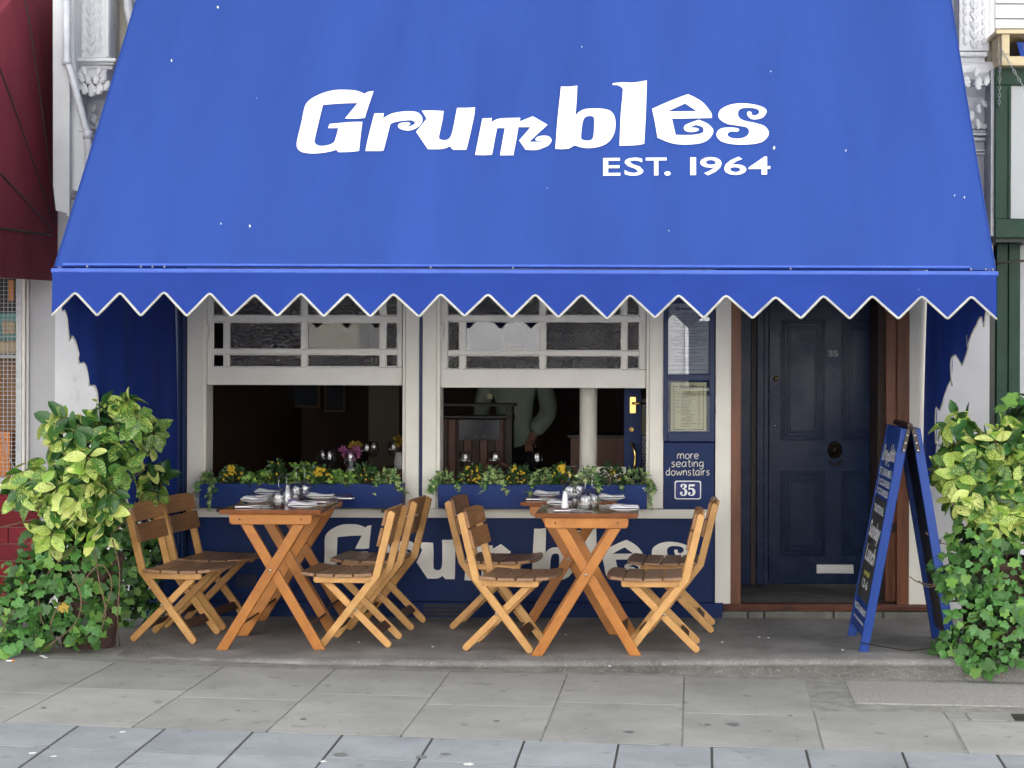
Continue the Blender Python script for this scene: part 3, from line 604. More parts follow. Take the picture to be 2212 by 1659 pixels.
def small_name(px0, px1, pyc, hpx, y, parent, material='ink'):
    """the house name in its own lettering, small"""
    xs = []; mb = MB()
    L = [glyph_D(c) for c in 'Grumbles']; X0 = 641; X1 = 1662; Yc = 258
    k = (px1 - px0) / (X1 - X0); ky = hpx / 160
    for loops in L:
        g = flat(loops, lambda x, yy: (lambda p: (p.x, y, p.z))(at(px0 + (x - X0) * k, pyc + (yy - Yc) * ky, FD)))
        mb.add(g.v, g.f)
    o = part('printed_name', mb, material, parent); tag(o, kind='stuff'); return o
def rule(px0, px1, py0, py1, y, parent, material='ink', name='printed_rule'):
    d = FD; a = at(px0, py1, d); b = at(px1, py0, d)
    return part(name, MB().add([(a.x, y, a.z), (b.x, y, a.z), (b.x, y, b.z), (a.x, y, b.z)], [(0, 1, 2, 3)]), material, parent)
def text_at(txt, px, py, hpx, y, parent, material, name='lettering', d=FD, offset=0, align='CENTER', wpx=None, shear=0, spacing=1):
    """hpx = capital height in px"""
    s = hpx * d / FPX / 0.7; p = at(px, py, d); kx = 1.0
    if wpx:
        t = font_mesh(txt, lambda a, b: (a, 0, b), s, offset * s, 'LEFT', shear, spacing); w = max(v[0] for v in t.v) - min(v[0] for v in t.v); kx = wpx * d / FPX / w
    mb = font_mesh(txt, lambda a, b: (p.x + a * kx, y, p.z + b), s, offset * s, align, shear, spacing)
    o = part(name, mb, material, parent); return tag(o, kind='stuff')
mrnd = random.Random(12)
def text_rows(rows, parent, y):
    """rows of small print: word-sized dashes"""
    mb = MB()
    for (px0, px1, py, h) in rows:
        x = px0
        while x < px1 - .8:
            w = min(mrnd.uniform(1.6, 5.5), px1 - x); a = at(x, py + h, FD); b = at(x + w, py, FD)
            mb.add([(a.x, y, a.z), (b.x, y, a.z), (b.x, y, b.z), (a.x, y, b.z)], [(0, 1, 2, 3)]); x += w + .9
    return tag(part('small_print', mb, 'ink', parent), kind='stuff')
m1 = fbox('menu_sheet', 1444, 1531, 656, 807, -.006, -.003, 'paper_white', mc, 0)
small_name(1458, 1517, 666, 9, -.0075, m1); rule(1446, 1454, 665.6, 666.6, -.0075, m1); rule(1520, 1529, 665.6, 666.6, -.0075, m1)
rows = []
for k, wd in enumerate([30, 46, 26, 72, 70, 60, 40, 66, 52, 78, 34, 0, 80, 60, 42, 36, 60, 78, 74, 80, 40, 74, 64, 30, 0, 76, 30, 46, 34, 0, 66, 26, 66, 60, 24, 20, 78]):
    if wd: rows.append((1487.5 - wd / 2, 1487.5 + wd / 2, 676 + k * 3.15, .95))
text_rows(rows, m1, -.0075)
rule(1447, 1471, 798.6, 799.5, -.0075, m1); rule(1503, 1529, 798.6, 799.5, -.0075, m1); text_at('EST 1964', 1487, 801, 4.2, -.0075, m1, 'ink', wpx=27)
m2 = fbox('menu_sheet', 1449, 1526, 826, 931, -.006, -.003, 'paper_cream', mc, 0)
small_name(1468, 1507, 834.5, 7, -.0075, m2); text_at('WHITE WINES', 1487, 840.5, 2.8, -.0075, m2, 'ink', wpx=24)
for (a, b, c, d) in ((1454, 1466, 834, 835.2), (1509, 1520, 834, 835.2), (1454, 1455.2, 834, 928), (1518.8, 1520, 834, 928), (1454, 1478, 927, 928.2), (1497, 1520, 927, 928.2)): rule(a, b, c, d, -.0075, m2)
text_at('EST 1964', 1487, 929.5, 3.2, -.0075, m2, 'ink', wpx=18)
rows = []
for k in range(25):
    py = 846 + k * 3.1
    if k in (17, 21): rows.append((1482, 1494, py, .8)); continue
    rows.append((1471, 1471 + mrnd.uniform(18, 32), py, .8)); rows.append((1508, 1512, py, .8)); rows.append((1457, 1459.5, py, .8))
    if k in (1, 3, 6, 8, 10, 11, 14): rows.append((1461, 1468, py, .9))
text_rows(rows, m2, -.0075)
npn = fbox('notice_panel', 1433.5, 1543, 956, 1099, -.012, .1, 'navy_panel')
# rounded hand lettering, drawn as strokes
def strokes(word_strokes, px0, px1, base, xh, w, y, parent, material='cream_paint'):
    allx = [p[0] for s in word_strokes for p in s]; X0, X1 = min(allx), max(allx); k = (px1 - px0) / (X1 - X0); mb = MB()
    for s in word_strokes:
        pts = [Vector((px0 + (a - X0) * k, base - b * xh)) for a, b in s]
        path = []
        for a, b in pts:
            p = at(a, b, FD); path.append(Vector((p.x, y, p.z)))
        mb.tube([Vector(q) for q in smooth3(path)], w * FD / FPX / 2, 6)
    o = part('hand_lettering', mb, material, parent, smooth=True); return tag(o, kind='stuff')
def smooth3(P, seg=4):
    if len(P) < 3: return P
    out = []
    for i in range(len(P) - 1):
        p0 = P[max(i - 1, 0)]; p1 = P[i]; p2 = P[i + 1]; p3 = P[min(i + 2, len(P) - 1)]
        for k in range(seg):
            t = k / seg; out.append(0.5 * ((2 * p1) + (-p0 + p2) * t + (2 * p0 - 5 * p1 + 4 * p2 - p3) * t * t + (-p0 + 3 * p1 - 3 * p2 + p3) * t ** 3))
    out.append(P[-1]); return out
A = {'m': (1.3, [[(0, 0), (.06, 1)], [(.05, .6), (.25, 1), (.45, .98), (.55, .7), (.55, 0)], [(.55, .6), (.8, 1), (1.0, .98), (1.12, .7), (1.15, 0)]]),
     'o': (.8, [[(.35, 1), (.1, .8), (0, .45), (.12, .1), (.36, 0), (.6, .12), (.7, .5), (.6, .85), (.35, 1)]]),
     'r': (.55, [[(0, 1), (.03, 0)], [(.03, .55), (.15, .9), (.42, 1)]]),
     'e': (.8, [[(.04, .5), (.66, .56), (.6, .88), (.35, 1), (.1, .85), (0, .45), (.12, .1), (.38, 0), (.66, .14)]]),
     's': (.62, [[(.5, .9), (.28, 1), (.06, .85), (.1, .62), (.4, .45), (.48, .2), (.26, 0), (0, .1)]]),
     'a': (.8, [[(.62, .95), (.3, 1), (.05, .75), (0, .35), (.18, .02), (.42, .12), (.6, .5)], [(.64, .98), (.6, .4), (.68, 0)]]),
     't': (.5, [[(.22, 1.45), (.2, .3), (.3, .02), (.46, .05)], [(0, .98), (.45, 1.02)]]),
     'i': (.22, [[(.05, .98), (.07, 0)], [(.05, 1.32), (.06, 1.36)]]),
     'n': (.75, [[(0, 1), (.03, 0)], [(.03, .6), (.22, .98), (.44, .98), (.58, .7), (.6, 0)]]),
     'g': (.8, [[(.62, .95), (.3, 1), (.05, .75), (0, .4), (.18, .08), (.42, .15), (.6, .5)], [(.64, .98), (.62, .0), (.5, -.4), (.2, -.45), (.05, -.3)]]),
     'd': (.8, [[(.6, .8), (.3, 1), (.05, .75), (0, .35), (.18, .02), (.42, .1), (.6, .45)], [(.62, 1.6), (.6, .4), (.66, 0)]]),
     'w': (1.1, [[(0, 1), (.2, 0), (.48, .8), (.72, 0), (.98, 1)]])}
def hand_word(word, px0, px1, base, xh, w, y, parent):
    st = []; x = 0
    for c in word:
        adv, ss = A[c]
        for s in ss: st.append([(x + a, b) for a, b in s])
        x += adv + .13
    strokes(st, px0, px1, base, xh, w, y, parent)
hand_word('more', 1463, 1508, 990.5, 10.5, 2.0, -.0135, npn)
hand_word('seating', 1451, 1519, 1008, 10.5, 2.0, -.0135, npn)
hand_word('downstairs', 1439, 1532, 1026.5, 10.5, 2.0, -.0135, npn)
# enamel number plate with cut corners
def cut_rect(px0, px1, py0, py1, c):
    a = at(px0, py1, FD); b = at(px1, py0, FD)
    return [(a.x + c, a.z), (b.x - c, a.z), (b.x, a.z + c), (b.x, b.z - c), (b.x - c, b.z), (a.x + c, b.z), (a.x, b.z - c), (a.x, a.z + c)]
numb = part('number_plate', MB().prism(cut_rect(1457, 1514.5, 1038, 1078, .009), 'y', -.020, -.012), 'enamel_white', npn, bevel=.002)
part('plate_field', MB().prism(cut_rect(1459.3, 1512.2, 1040.3, 1075.7, .008), 'y', -.0225, -.0195), 'enamel', npn, bevel=.001)
D3 = [(4,22,1),(4,8),(18,0),(38,0),(52,8),(52,24),(44,34),(34,38),(46,42),(56,54),(56,74),(46,90),(28,96),(10,92),(0,80),(0,68),(8,62),(18,64),(20,72),(14,80),(20,88),(28,88),(34,82),(36,64),(32,48),(24,42),(16,42,1),(16,35,1),(24,34),(31,28),(33,16),(30,8),(22,8),(16,14),(20,20),(14,27)]
D5 = [(6,2,1),(54,2,1),(52,18,1),(14,18,1),(12,36,1),(22,32),(40,34),(56,50),(56,76),(42,94),(22,96),(6,90),(0,80),(2,68),(10,64),(18,68),(20,76),(14,84),(22,89),(32,84),(36,66),(32,48),(20,43),(10,47,1),(2,44,1)]
def digits_at(x0, x1, y0, y1, yy, parent, material, d=FD, name='digit'):
    w = (x1 - x0); dw = w * .47
    for k, g in enumerate((D3, D5)):
        lp = smooth_loop(g, 3)
        fn = lambda a, b: (lambda p: (p.x, yy, p.z))(at(x0 + k * (w - dw) + a / 56 * dw, y0 + b / 96 * (y1 - y0), d))
        part(name, flat([lp], fn), material, parent)
digits_at(1469, 1501.5, 1045, 1070.5, -.0235, npn, 'enamel_white')

# ---- doorway
DR = .83
jl = post(1579, 1601, 560, 1307, -.03, .06, 'wood_frame', 'door_jamb')
post(1938.5, 1963.6, 560, 1309, -.035, .06, 'wood_frame', 'door_jamb')
post(1914, 1935.5, 560, 1300, .03, .12, 'wood_frame', 'door_jamb')
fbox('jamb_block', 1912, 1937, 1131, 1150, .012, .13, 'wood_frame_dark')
post(1964, 2012, 560, 1310, -.03, .1)
xL, xR = FX(1600), FX(1932)
zf = .083
box('recess_wall', xL - .04, xL - .002, .06, DR + .05, zf, 2.6, 'door_navy', B, 0)
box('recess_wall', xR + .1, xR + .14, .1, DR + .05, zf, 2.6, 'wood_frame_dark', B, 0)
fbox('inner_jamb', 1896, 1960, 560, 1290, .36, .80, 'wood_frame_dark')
box('recess_ceiling', xL - .1, xR + .2, .0, DR + .1, 2.3, 2.4, 'door_navy', B, 0)
box('recess_floor', xL - .3, xR + .45, -.01, DR + .1, -.02, zf - .002, 'stone_step', B, 0)
nose = MB(); rr = random.Random(2); N = 40; x0, x1 = FX(1563), FX(2030)
top = []; 
for i in range(N + 1):
    x = x0 + (x1 - x0) * i / N; zb = .046 + (rr.uniform(-.006, .002) if rr.random() < .4 else 0)
    top.append([(x, -.05, zb), (x, -.055, .07), (x, -.045, zf + .001), (x, .03, zf + .002)])
for i in range(N):
    a, b = top[i], top[i + 1]
    for k in range(3): nose.add([a[k], b[k], b[k + 1], a[k + 1]], [(0, 1, 2, 3)])
part('threshold_nosing', nose, 'worn_sill', B)
sr = random.Random(4); xx = x0 - .01
for w in (.16, .10, .42, .30, .36): 
    part('step_stone', MB().box(xx, xx + w - .006, -.052, .02, -.02, .043 + sr.uniform(-.003, .002)), 'stone_step', B, bevel=.01, seg=3); xx += w
dd = FD + DR
def dbox(name, px0, px1, py0, py1, f, b, m='door_navy', parent=B, bev=.003): return fbox(name, px0, px1, py0, py1, DR + f, DR + b, m, parent, bev)
dbox('door_frame', 1588, 1622, 560, 1264, -.02, .1); dbox('door_frame', 1635, 1650, 560, 1264, -.035, .1); dbox('door_frame', 1650, 1660, 560, 1264, -.015, .1)
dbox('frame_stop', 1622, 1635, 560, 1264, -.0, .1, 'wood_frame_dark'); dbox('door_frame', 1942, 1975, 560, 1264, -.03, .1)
door = dbox('door', 1661, 1941, 560, 1262, .0, .045, bev=.004)
def panel_mould(a, b, c, d):
    for k, (ins, f0) in enumerate(((0, -.010), (4.5, -.016), (9, -.007), (15, -.013), (20, -.004))):
        w = 3.2
        X0, X1, Z0, Z1 = at(a + ins, c, dd).x, at(b - ins, c, dd).x, at(a, d - ins, dd).z, at(a, c + ins, dd).z; t = w * dd / FPX
        y0, y1 = DR + f0, DR + .001
        mb = MB().box(X0, X1, y0, y1, Z0, Z0 + t).box(X0, X1, y0, y1, Z1 - t, Z1).box(X0, X0 + t, y0, y1, Z0 + t, Z1 - t).box(X1 - t, X1, y0, y1, Z0 + t, Z1 - t)
        part('panel_moulding', mb, 'door_navy', door, bevel=.002)
for a, b in ((1686, 1783), (1818, 1915)):
    panel_mould(a, b, 1018, 1201); panel_mould(a, b, 690, 952)
dbox('letter_plate', 1763.6, 1844, 1219.5, 1239, -.012, .0, 'white_metal', door, .003)
part('upper_lock', MB().lathe([(0.0, .026), (.006, .026), (.014, .022), (.017, .006), (.017, 0)], at(1676, 818.6, dd), 16, axis='y'), 'brass', door, True)
part('keyhole_plate', MB().lathe([(0.0, .012), (.008, .012), (.012, .006), (.012, 0)], at(1674, 920.5, dd), 12, axis='y'), 'steel', door, True)
digits_at(1788, 1810, 757, 770.5, DR - .004, door, 'dull_number', dd)
kn = MB(); kc = at(1803, 972, dd)
kn.lathe([(0, .04), (.015, .038), (.027, .028), (.036, .012), (.04, 0)], kc, 18, axis='y')
for k in range(14):
    a = 2 * math.pi * k / 14; kn.lathe([(0, .03), (.012, .024), (.016, 0)], (kc.x + math.cos(a) * .034, kc.y, kc.z + math.sin(a) * .042), 7, axis='y')
kn.lathe([(0, .052), (.010, .048), (.014, .03)], (kc.x, kc.y, kc.z - .008), 10, axis='y')
part('lion_knocker', kn, 'old_brass', door, True)
rg = at(1803, 993, dd); part('knocker_ring', MB().tube([(rg.x + .035 * math.cos(t), rg.y - .03, rg.z - .028 * math.sin(t) * 1.2) for t in [math.pi * k / 10 for k in range(11)]], .006, 8), 'old_brass', door, True)

# ---- the dining room seen through the windows
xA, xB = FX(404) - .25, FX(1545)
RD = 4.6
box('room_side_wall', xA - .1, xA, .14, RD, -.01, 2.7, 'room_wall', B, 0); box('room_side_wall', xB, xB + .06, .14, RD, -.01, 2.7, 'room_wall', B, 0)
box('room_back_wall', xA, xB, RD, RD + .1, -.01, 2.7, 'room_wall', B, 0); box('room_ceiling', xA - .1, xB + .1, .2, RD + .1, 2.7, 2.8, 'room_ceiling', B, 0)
box('lintel', xA - .1, xB + .1, .08, .26, FZ(900, 600), 2.9, 'cream_paint', B, 0)
def rbox(name, px0, px1, py0, py1, y0, y1, m, bev=.003, parent=B): return fbox(name, px0, px1, py0, py1, y0, y1, m, parent, bev)
# picture frames and panelling on the far walls
rbox('wall_pilaster', 796, 862, 700, 1060, 3.2, 3.5, 'room_ceiling'); rbox('panelling', 446, 540, 780, 1090, 3.9, 4.0, 'room_wood')
for (a, b, c, d) in ((537, 597, 780, 895), (620, 690, 800, 880), (700, 745, 790, 890)):
    pf = rbox('picture_frame', a, b, c, d, 4.3, 4.34, 'room_gold'); rbox('picture', a + 4, b - 4, c + 4, d - 4, 4.28, 4.31, 'room_blue', parent=pf)
rbox('light_switch', 445, 451, 868, 898, .3, .32, 'cream_paint')
col = part('round_column', MB().lathe([(.078, -.01), (.078, .12), (.056, .14), (.056, 2.7)], (at(1271, 900, FD + .45).x, .45, 0), 28), 'cream_paint', B, True)
rbox('counter', 1232, 1350, 945, 1200, 1.5, 1.9, 'room_wood'); rbox('counter_top', 1226, 1352, 940, 946, 1.46, 1.94, 'room_dark')
rbox('low_white_board', 1268, 1352, 1009, 1110, .26, .30, 'cream_paint')
idoor = rbox('open_glass_door', 1348, 1386, 560, 1110, .42, .47, 'navy_panel')
hp = rbox('handle_plate', 1360.5, 1374, 857, 893, .405, .42, 'brass', .002, idoor)
e0 = at(1367, 871, FD + .4); part('lever_handle', MB().tube([e0 + Vector((0, .005, 0)), e0 + Vector((0, -.03, 0)), e0 + Vector((.02, -.035, 0)), e0 + Vector((.10, -.03, -.001))], [.008, .008, .007, .006], 10), 'brass', idoor, True)
k0 = at(1364.5, 928, FD + .42); part('key_escutcheon', MB().lathe([(0, .004), (.004, .004), (.004, .008), (.015, .008), (.017, 0)], k0, 18, axis='y'), 'brass', idoor, True)
g0 = at(1365, 958, FD + .42); pts = [g0 + Vector((0, .0, 0)), g0 + Vector((.002, -.035, -.003)), g0 + Vector((.018, -.06, -.04)), g0 + Vector((.022, -.062, -.10)), g0 + Vector((.014, -.06, -.16)), g0 + Vector((.0, -.035, -.20)), g0 + Vector((-.004, .0, -.21))]
part('pull_handle', MB().tube(smooth3(pts), .009, 10), 'brass', idoor, True)
lw = rbox('lobby_wall', 1384, 1415, 862, 942, .6, .66, 'paper_cream'); rbox('small_notice', 1390.5, 1397, 872, 890, .592, .6, 'paper_white', .001, lw)
tw = rbox('tiled_dado', 1384, 1415, 942, 1110, .6, .66, 'tile_grout', 0)
for r in range(12):
    for c in range(5):
        px = 1384 + c * 7.6 + (3.8 if r % 2 else 0) - 3.8; py = 943 + r * 7
        rbox('tile', px, px + 6.8, py, py + 6.2, .594, .602, 'navy_tile', 0, tw)
# dark dresser with shelf and enamel street plate
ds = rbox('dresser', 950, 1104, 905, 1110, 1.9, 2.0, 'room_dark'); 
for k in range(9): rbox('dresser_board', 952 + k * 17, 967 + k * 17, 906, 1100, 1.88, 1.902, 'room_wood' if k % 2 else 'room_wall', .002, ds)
rbox('dresser_shelf', 946, 1112, 872, 878, 1.8, 2.0, 'room_dark', parent=ds); rbox('dresser_shelf', 946, 1108, 898, 904, 1.8, 2.0, 'room_dark', parent=ds); rbox('dresser_post', 1092, 1106, 874, 1100, 1.82, 2.0, 'room_dark', parent=ds)
sp = rbox('street_plate', 991, 1080, 907, 951, 1.855, 1.868, 'room_blue', .002)
mat('plate_letter', (0.05, .055, .06), .4)
text_at('RUE', 1030, 921, 10, 1.851, sp, 'plate_letter', d=FD + 1.85, offset=.02, wpx=27); text_at('COLONEL TAILLADE', 1036, 947, 9, 1.851, sp, 'plate_letter', d=FD + 1.85, offset=.02, wpx=66)
rbox('menu_card', 1052, 1064, 851, 862, 1.85, 1.86, 'paper_cream')

# ---- decorated stucco pilasters
def leaf_relief():
    """lobed acanthus leaf, raised, about 1 unit tall, pointing up"""
    mb = MB(); rows = [(0, .05), (.15, .28), (.28, .18), (.42, .36), (.55, .22), (.7, .28), (.84, .12), (1, .0)]
    vs = []
    for z, w in rows: vs += [(-w, .02, z), (-w * .5, -.20, z), (0, -.06, z + .02), (w * .5, -.20, z), (w, .02, z)]
    fs = []
    for i in range(len(rows) - 1):
        for j in range(4): a = i * 5 + j; fs.append((a, a + 1, a + 6, a + 5))
    mb.add(vs, fs); return mb.mesh('carved_leaf', 'white_stucco', True)
LEAFM = leaf_relief()
def carved(parent, px, py, d, h, ang, sx=1):
    h = h * (.72 if h > .075 else 1)
    p = at(px, py, d); o = link('carved_leaf', LEAFM, parent, loc=p - parent.location, rot=(0, R(ang), 0)); o.scale = (h * sx, h * 1.1, h); return o
pl = thing('stucco_pilaster', 'white stucco pilaster with carved leaves left of the blue awning', 'pilaster')
fbox('wall_face', 118, 345, 560, 1330, -.03, .1, 'white_stucco', pl); fbox('wall_face', 150, 232, -160, 560, -.02, .1, 'white_stucco', pl)
fbox('shaft', 156, 238, -200, 125, -.16, .06, 'white_stucco', pl, .006); fbox('shaft_field', 168, 226, -200, 121, -.152, -.1601, 'white_stucco', pl, 0)
for a, b in ((158, 166), (228, 235)): fbox('shaft_bead', a, b, -200, 122, -.178, -.16, 'white_stucco', pl, .004)
fbox('centre_bead', 195.5, 198.5, -200, 120, -.172, -.16, 'white_stucco', pl, .002)
for r in range(12):
    for s in (-1, 1): carved(pl, 197 + s * 4, 118 - r * 21, FD - .16, .062, s * -38, 1.0); carved(pl, 197 + s * 17, 112 - r * 21, FD - .16, .05, s * 12, 1.0)
fbox('cap_moulding', 152, 250, 125, 133, -.24, .06, 'white_stucco', pl, .006); fbox('cap_moulding', 154, 246, 133, 140, -.21, .06, 'white_stucco', pl, .008); fbox('cap_moulding', 156, 243, 140, 150, -.18, .06, 'white_stucco', pl, .006)
def console(parent, px0, px1, pyt, pyb, dep, name='console'):
    d = FD - .1; x0, x1 = at(px0, pyt, d).x, at(px1, pyt, d).x; zt, zb = at(px0, pyt, d).z, at(px0, pyb, d).z; H = zt - zb
    prof = [(.05, zb), (-.05, zb), (-.055, zb + .2 * H), (-.06, zb + .45 * H), (-.10, zb + .6 * H), (-dep, zb + .68 * H), (-dep - .02, zb + .8 * H), (-dep - .01, zb + .93 * H), (-dep + .02, zt), (.05, zt)]
    return part(name, MB().prism(prof, 'x', x0, x1), 'white_stucco', parent, bevel=.008, seg=3)
console(pl, 158, 243, 150, 268, .20)
for (px, py, h, a) in ((172, 196, .10, -25), (184, 205, .11, -12), (198, 210, .12, 0), (212, 205, .11, 12), (226, 196, .1, 25), (180, 178, .09, -30), (192, 182, .09, -10), (206, 182, .09, 10), (218, 178, .09, 30), (186, 162, .08, -20), (210, 162, .08, 20), (200, 245, .09, 170), (214, 262, .09, 190), (222, 235, .08, 150), (206, 225, .08, 200)): carved(pl, px, py, FD - (.30 if py < 215 else .16), h, a)
fbox('base_moulding', 190, 252, 270, 279, -.14, .05, 'white_stucco', pl, .006); fbox('base_moulding', 194, 250, 279, 286, -.11, .05, 'white_stucco', pl, .005); fbox('base_moulding', 190, 252, 293, 302, -.10, .05, 'white_stucco', pl, .004)
fbox('lower_shaft', 197, 250, 268, 560, -.07, .05, 'white_stucco', pl)
fbox('return_wall', 238, 262, -200, 300, .0, .1, 'dirty_stucco', pl, 0); fbox('inner_pilaster', 258, 320, -200, 300, -.05, .1, 'dirty_stucco', pl)
for r in range(8): carved(pl, 284 + (r % 2) * 10, 112 - r * 17, FD - .06, .045, 30 - 60 * (r % 2))
wp = thing('waste_pipe', 'short grey pipe end clamped to the dirty wall beside the blue awning', 'pipe')
part('pipe', MB().tube([at(269, -120, FD - .1), at(278, 20, FD - .1), at(287, 66, FD - .1)], .028, 16), 'pipe_paint', wp, True); part('collar', MB().tube([at(286, 62, FD - .1), at(289, 78, FD - .1)], .036, 16), 'pipe_paint', wp, True)

pr = thing('stucco_pilaster', 'flaking white stucco pilaster with carved leaves right of the blue awning', 'pilaster')
fbox('wall_face', 2012, 2137, 560, 1400, -.02, .1, 'grey_stucco', pr)
fbox('shaft', 2072, 2138, -200, 110, -.14, .06, 'white_stucco', pr, .006); fbox('centre_bead', 2104, 2107, -200, 108, -.152, -.14, 'white_stucco', pr, .002)
fbox('side_strip', 2138, 2150, -200, 110, -.10, .06, 'white_stucco', pr, .004)
for r in range(12):
    for s in (-1, 1): carved(pr, 2105 + s * 4, 104 - r * 21, FD - .14, .06, s * -40, 1.1); carved(pr, 2105 + s * 18, 96 - r * 21, FD - .14, .05, s * 15, 1.1)
fbox('cap_moulding', 2064, 2134, 112, 122, -.2, .06, 'white_stucco', pr, .008); fbox('cap_moulding', 2068, 2128, 122, 134, -.17, .06, 'white_stucco', pr, .006); fbox('broken_corner', 2130, 2148, 108, 134, -.14, .04, 'dirty_stucco', pr, .012)
console(pr, 2068, 2145, 136, 266, .18)
for (px, py, h, a) in ((2090, 190, .11, -10), (2112, 195, .12, 5), (2128, 185, .09, 20), (2082, 165, .09, -30), (2106, 165, .09, 20), (2112, 225, .09, 170), (2100, 240, .09, 190), (2112, 258, .09, 175), (2120, 215, .08, 150)): carved(pr, px, py, FD - (.28 if py < 200 else .16), h, a)
for (a, b, y) in ((267, 278, -.13), (280, 286, -.10), (287, 292, -.12), (297, 304, -.09), (323, 327, -.085), (330, 334, -.085)): fbox('base_moulding', 2085, 2137, a, b, y, .05, 'white_stucco', pr, .004)
fbox('lower_shaft', 2085, 2136, 266, 560, -.06, .05, 'grey_stucco', pr)
fbox('dark_gap', 2137, 2149, 560, 1400, .0, .1, 'dark_green', pr, 0)

# ---- left neighbour
dp = thing('downpipe', 'white painted downpipe bending round the carved pilaster', 'pipe')
zz = -.47
pth = [at(143, -220, FD + zz), at(144, 120, FD + zz), at(146, 136, FD + zz), at(152, 152, FD + zz), at(184, 272, FD + zz), at(190, 286, FD + zz), at(191, 300, FD + zz), at(192, 430, FD + zz)]
part('pipe', MB().tube(pth, .021, 14), 'pipe_paint', dp, True)
part('pipe_collar', MB().tube([at(143.5, 128, FD + zz), at(145, 140, FD + zz)], .027, 14), 'pipe_paint', dp, True); part('pipe_collar', MB().tube([at(190, 283, FD + zz), at(190.5, 300, FD + zz)], .027, 14), 'pipe_paint', dp, True)
part('pipe_bracket', MB().tube([at(172, 283, FD + zz), at(192, 284, FD + zz + .03)], .006, 8), 'pipe_paint', dp, True)
ck = thing('sign_box_cheek', 'pale boarded end of the shop sign box beside the maroon canopy', 'boarding')
def poly_px(pts, d): return [(at(a, b, d).x, at(a, b, d).z) for a, b in pts]
part('end_board', MB().prism(poly_px([(113, -220), (150, -220), (150, 468), (144, 466), (142, 460), (120, 455), (114, 400)], FD - .42), 'y', -.42, -.39), 'white_board', ck, bevel=.004)
part('end_board', MB().prism(poly_px([(150, -220), (160, -220), (160, 130), (184, 300), (184, 416), (150, 410)], FD - .36), 'y', -.36, -.33), 'white_board', ck, bevel=.004)
box('box_side', at(116, 400, FD - .38).x, at(149, 400, FD - .38).x, -.38, .0, FZ(130, 400), 4.6, 'white_board', ck)
part('stay_wire', MB().tube([at(148, 424, FD - .3), at(176, 438, FD - .05)], .006, 6), 'pipe_paint', ck)
nb = thing('neighbour_shop', 'left neighbouring shop with maroon glazed tiles below a wire-meshed window', 'building')
box('upper_storeys', -16, -3.702, .1, 9, 2.9, 12.5, 'dirty_stucco', nb, 0); box('shop_wall', -16, FX(-495), .1, 9, -.1, 2.9, 'grey_stucco', nb, 0)
fbox('grey_pier', 62, 119, 560, 1420, -.0, .1, 'grey_stucco', nb); fbox('upper_pier', -700, 155, -260, 600, .0, .1, 'grey_stucco', nb)
fbox('window_moulding', 47, 54, 560, 1040, -.035, .1, 'sash_paint', nb); fbox('window_moulding', 54, 62, 560, 1040, -.018, .1, 'sash_paint', nb)
fbox('window_sill', -500, 60, 1042, 1066, -.05, .1, 'sash_paint', nb)
fbox('mesh_frame', 34, 47, 590, 1040, -.02, .02, 'galvanised', nb); fbox('mesh_frame', -500, 34, 1030, 1041, -.02, .02, 'galvanised', nb)
wm = MB(); x = FX(34); 
for k in range(24): wm.box(x - .0255 * k - .0015, x - .0255 * k + .0015, .0, .003, FZ(0, 1035), FZ(0, 590))
z0_ = FZ(0, 1035)
for k in range(52): wm.box(x - .65, x, .0032, .006, z0_ + .0255 * k - .0015, z0_ + .0255 * k + .0015)
tag(part('wire_mesh', wm, 'galvanised', nb), kind='stuff')
fbox('shop_interior', -500, 60, 560, 1060, .6, .65, 'room_dark', nb, 0); fbox('brown_panel', -300, 40, 770, 1045, .35, .38, 'dull_orange', nb); fbox('orange_panel', -200, 22, 932, 1045, .2, .34, 'orange_wall', nb)
fbox('interior_floor', -500, 50, 1045, 1056, .05, .6, 'room_floor', nb, 0)
tc_ = fbox('teal_poster', -90, 42, 676, 734, .22, .24, 'teal_card', nb); fbox('poster_patch', 4, 32, 694, 722, .21, .219, 'tan_card', tc_)
fbox('shelf_light', -90, 34, 766, 774, .2, .24, 'sign_white', nb); fbox('tan_shelf', -90, 40, 738, 762, .22, .26, 'tan_card', nb); fbox('hanging_card', 18, 30, 605, 650, .2, .22, 'orange_wall', nb)
part('basket_wire', MB().tube([at(0, 930, FD + .1), at(18, 985, FD + .1), at(34, 1020, FD + .1)], .003, 6), 'steel', nb)
gw = fbox('tiled_stall_riser', -500, 84, 1066, 1420, -.008, .1, 'grout', nb, 0)
for r in range(10):
    for c in range(9):
        w = 66; px1 = 84 - c * w + (33 if (r % 2 and c) else 0); px0 = 84 - (c + 1) * w + (33 if r % 2 else 0)
        if px1 < -420 or px1 - px0 < 5: continue
        fbox('glazed_tile', px0 + .8, px1 - .8, 1067 + r * 36 + .8, 1103 + r * 36 - .8, -.022, -.006, 'maroon_tile', gw, .003)

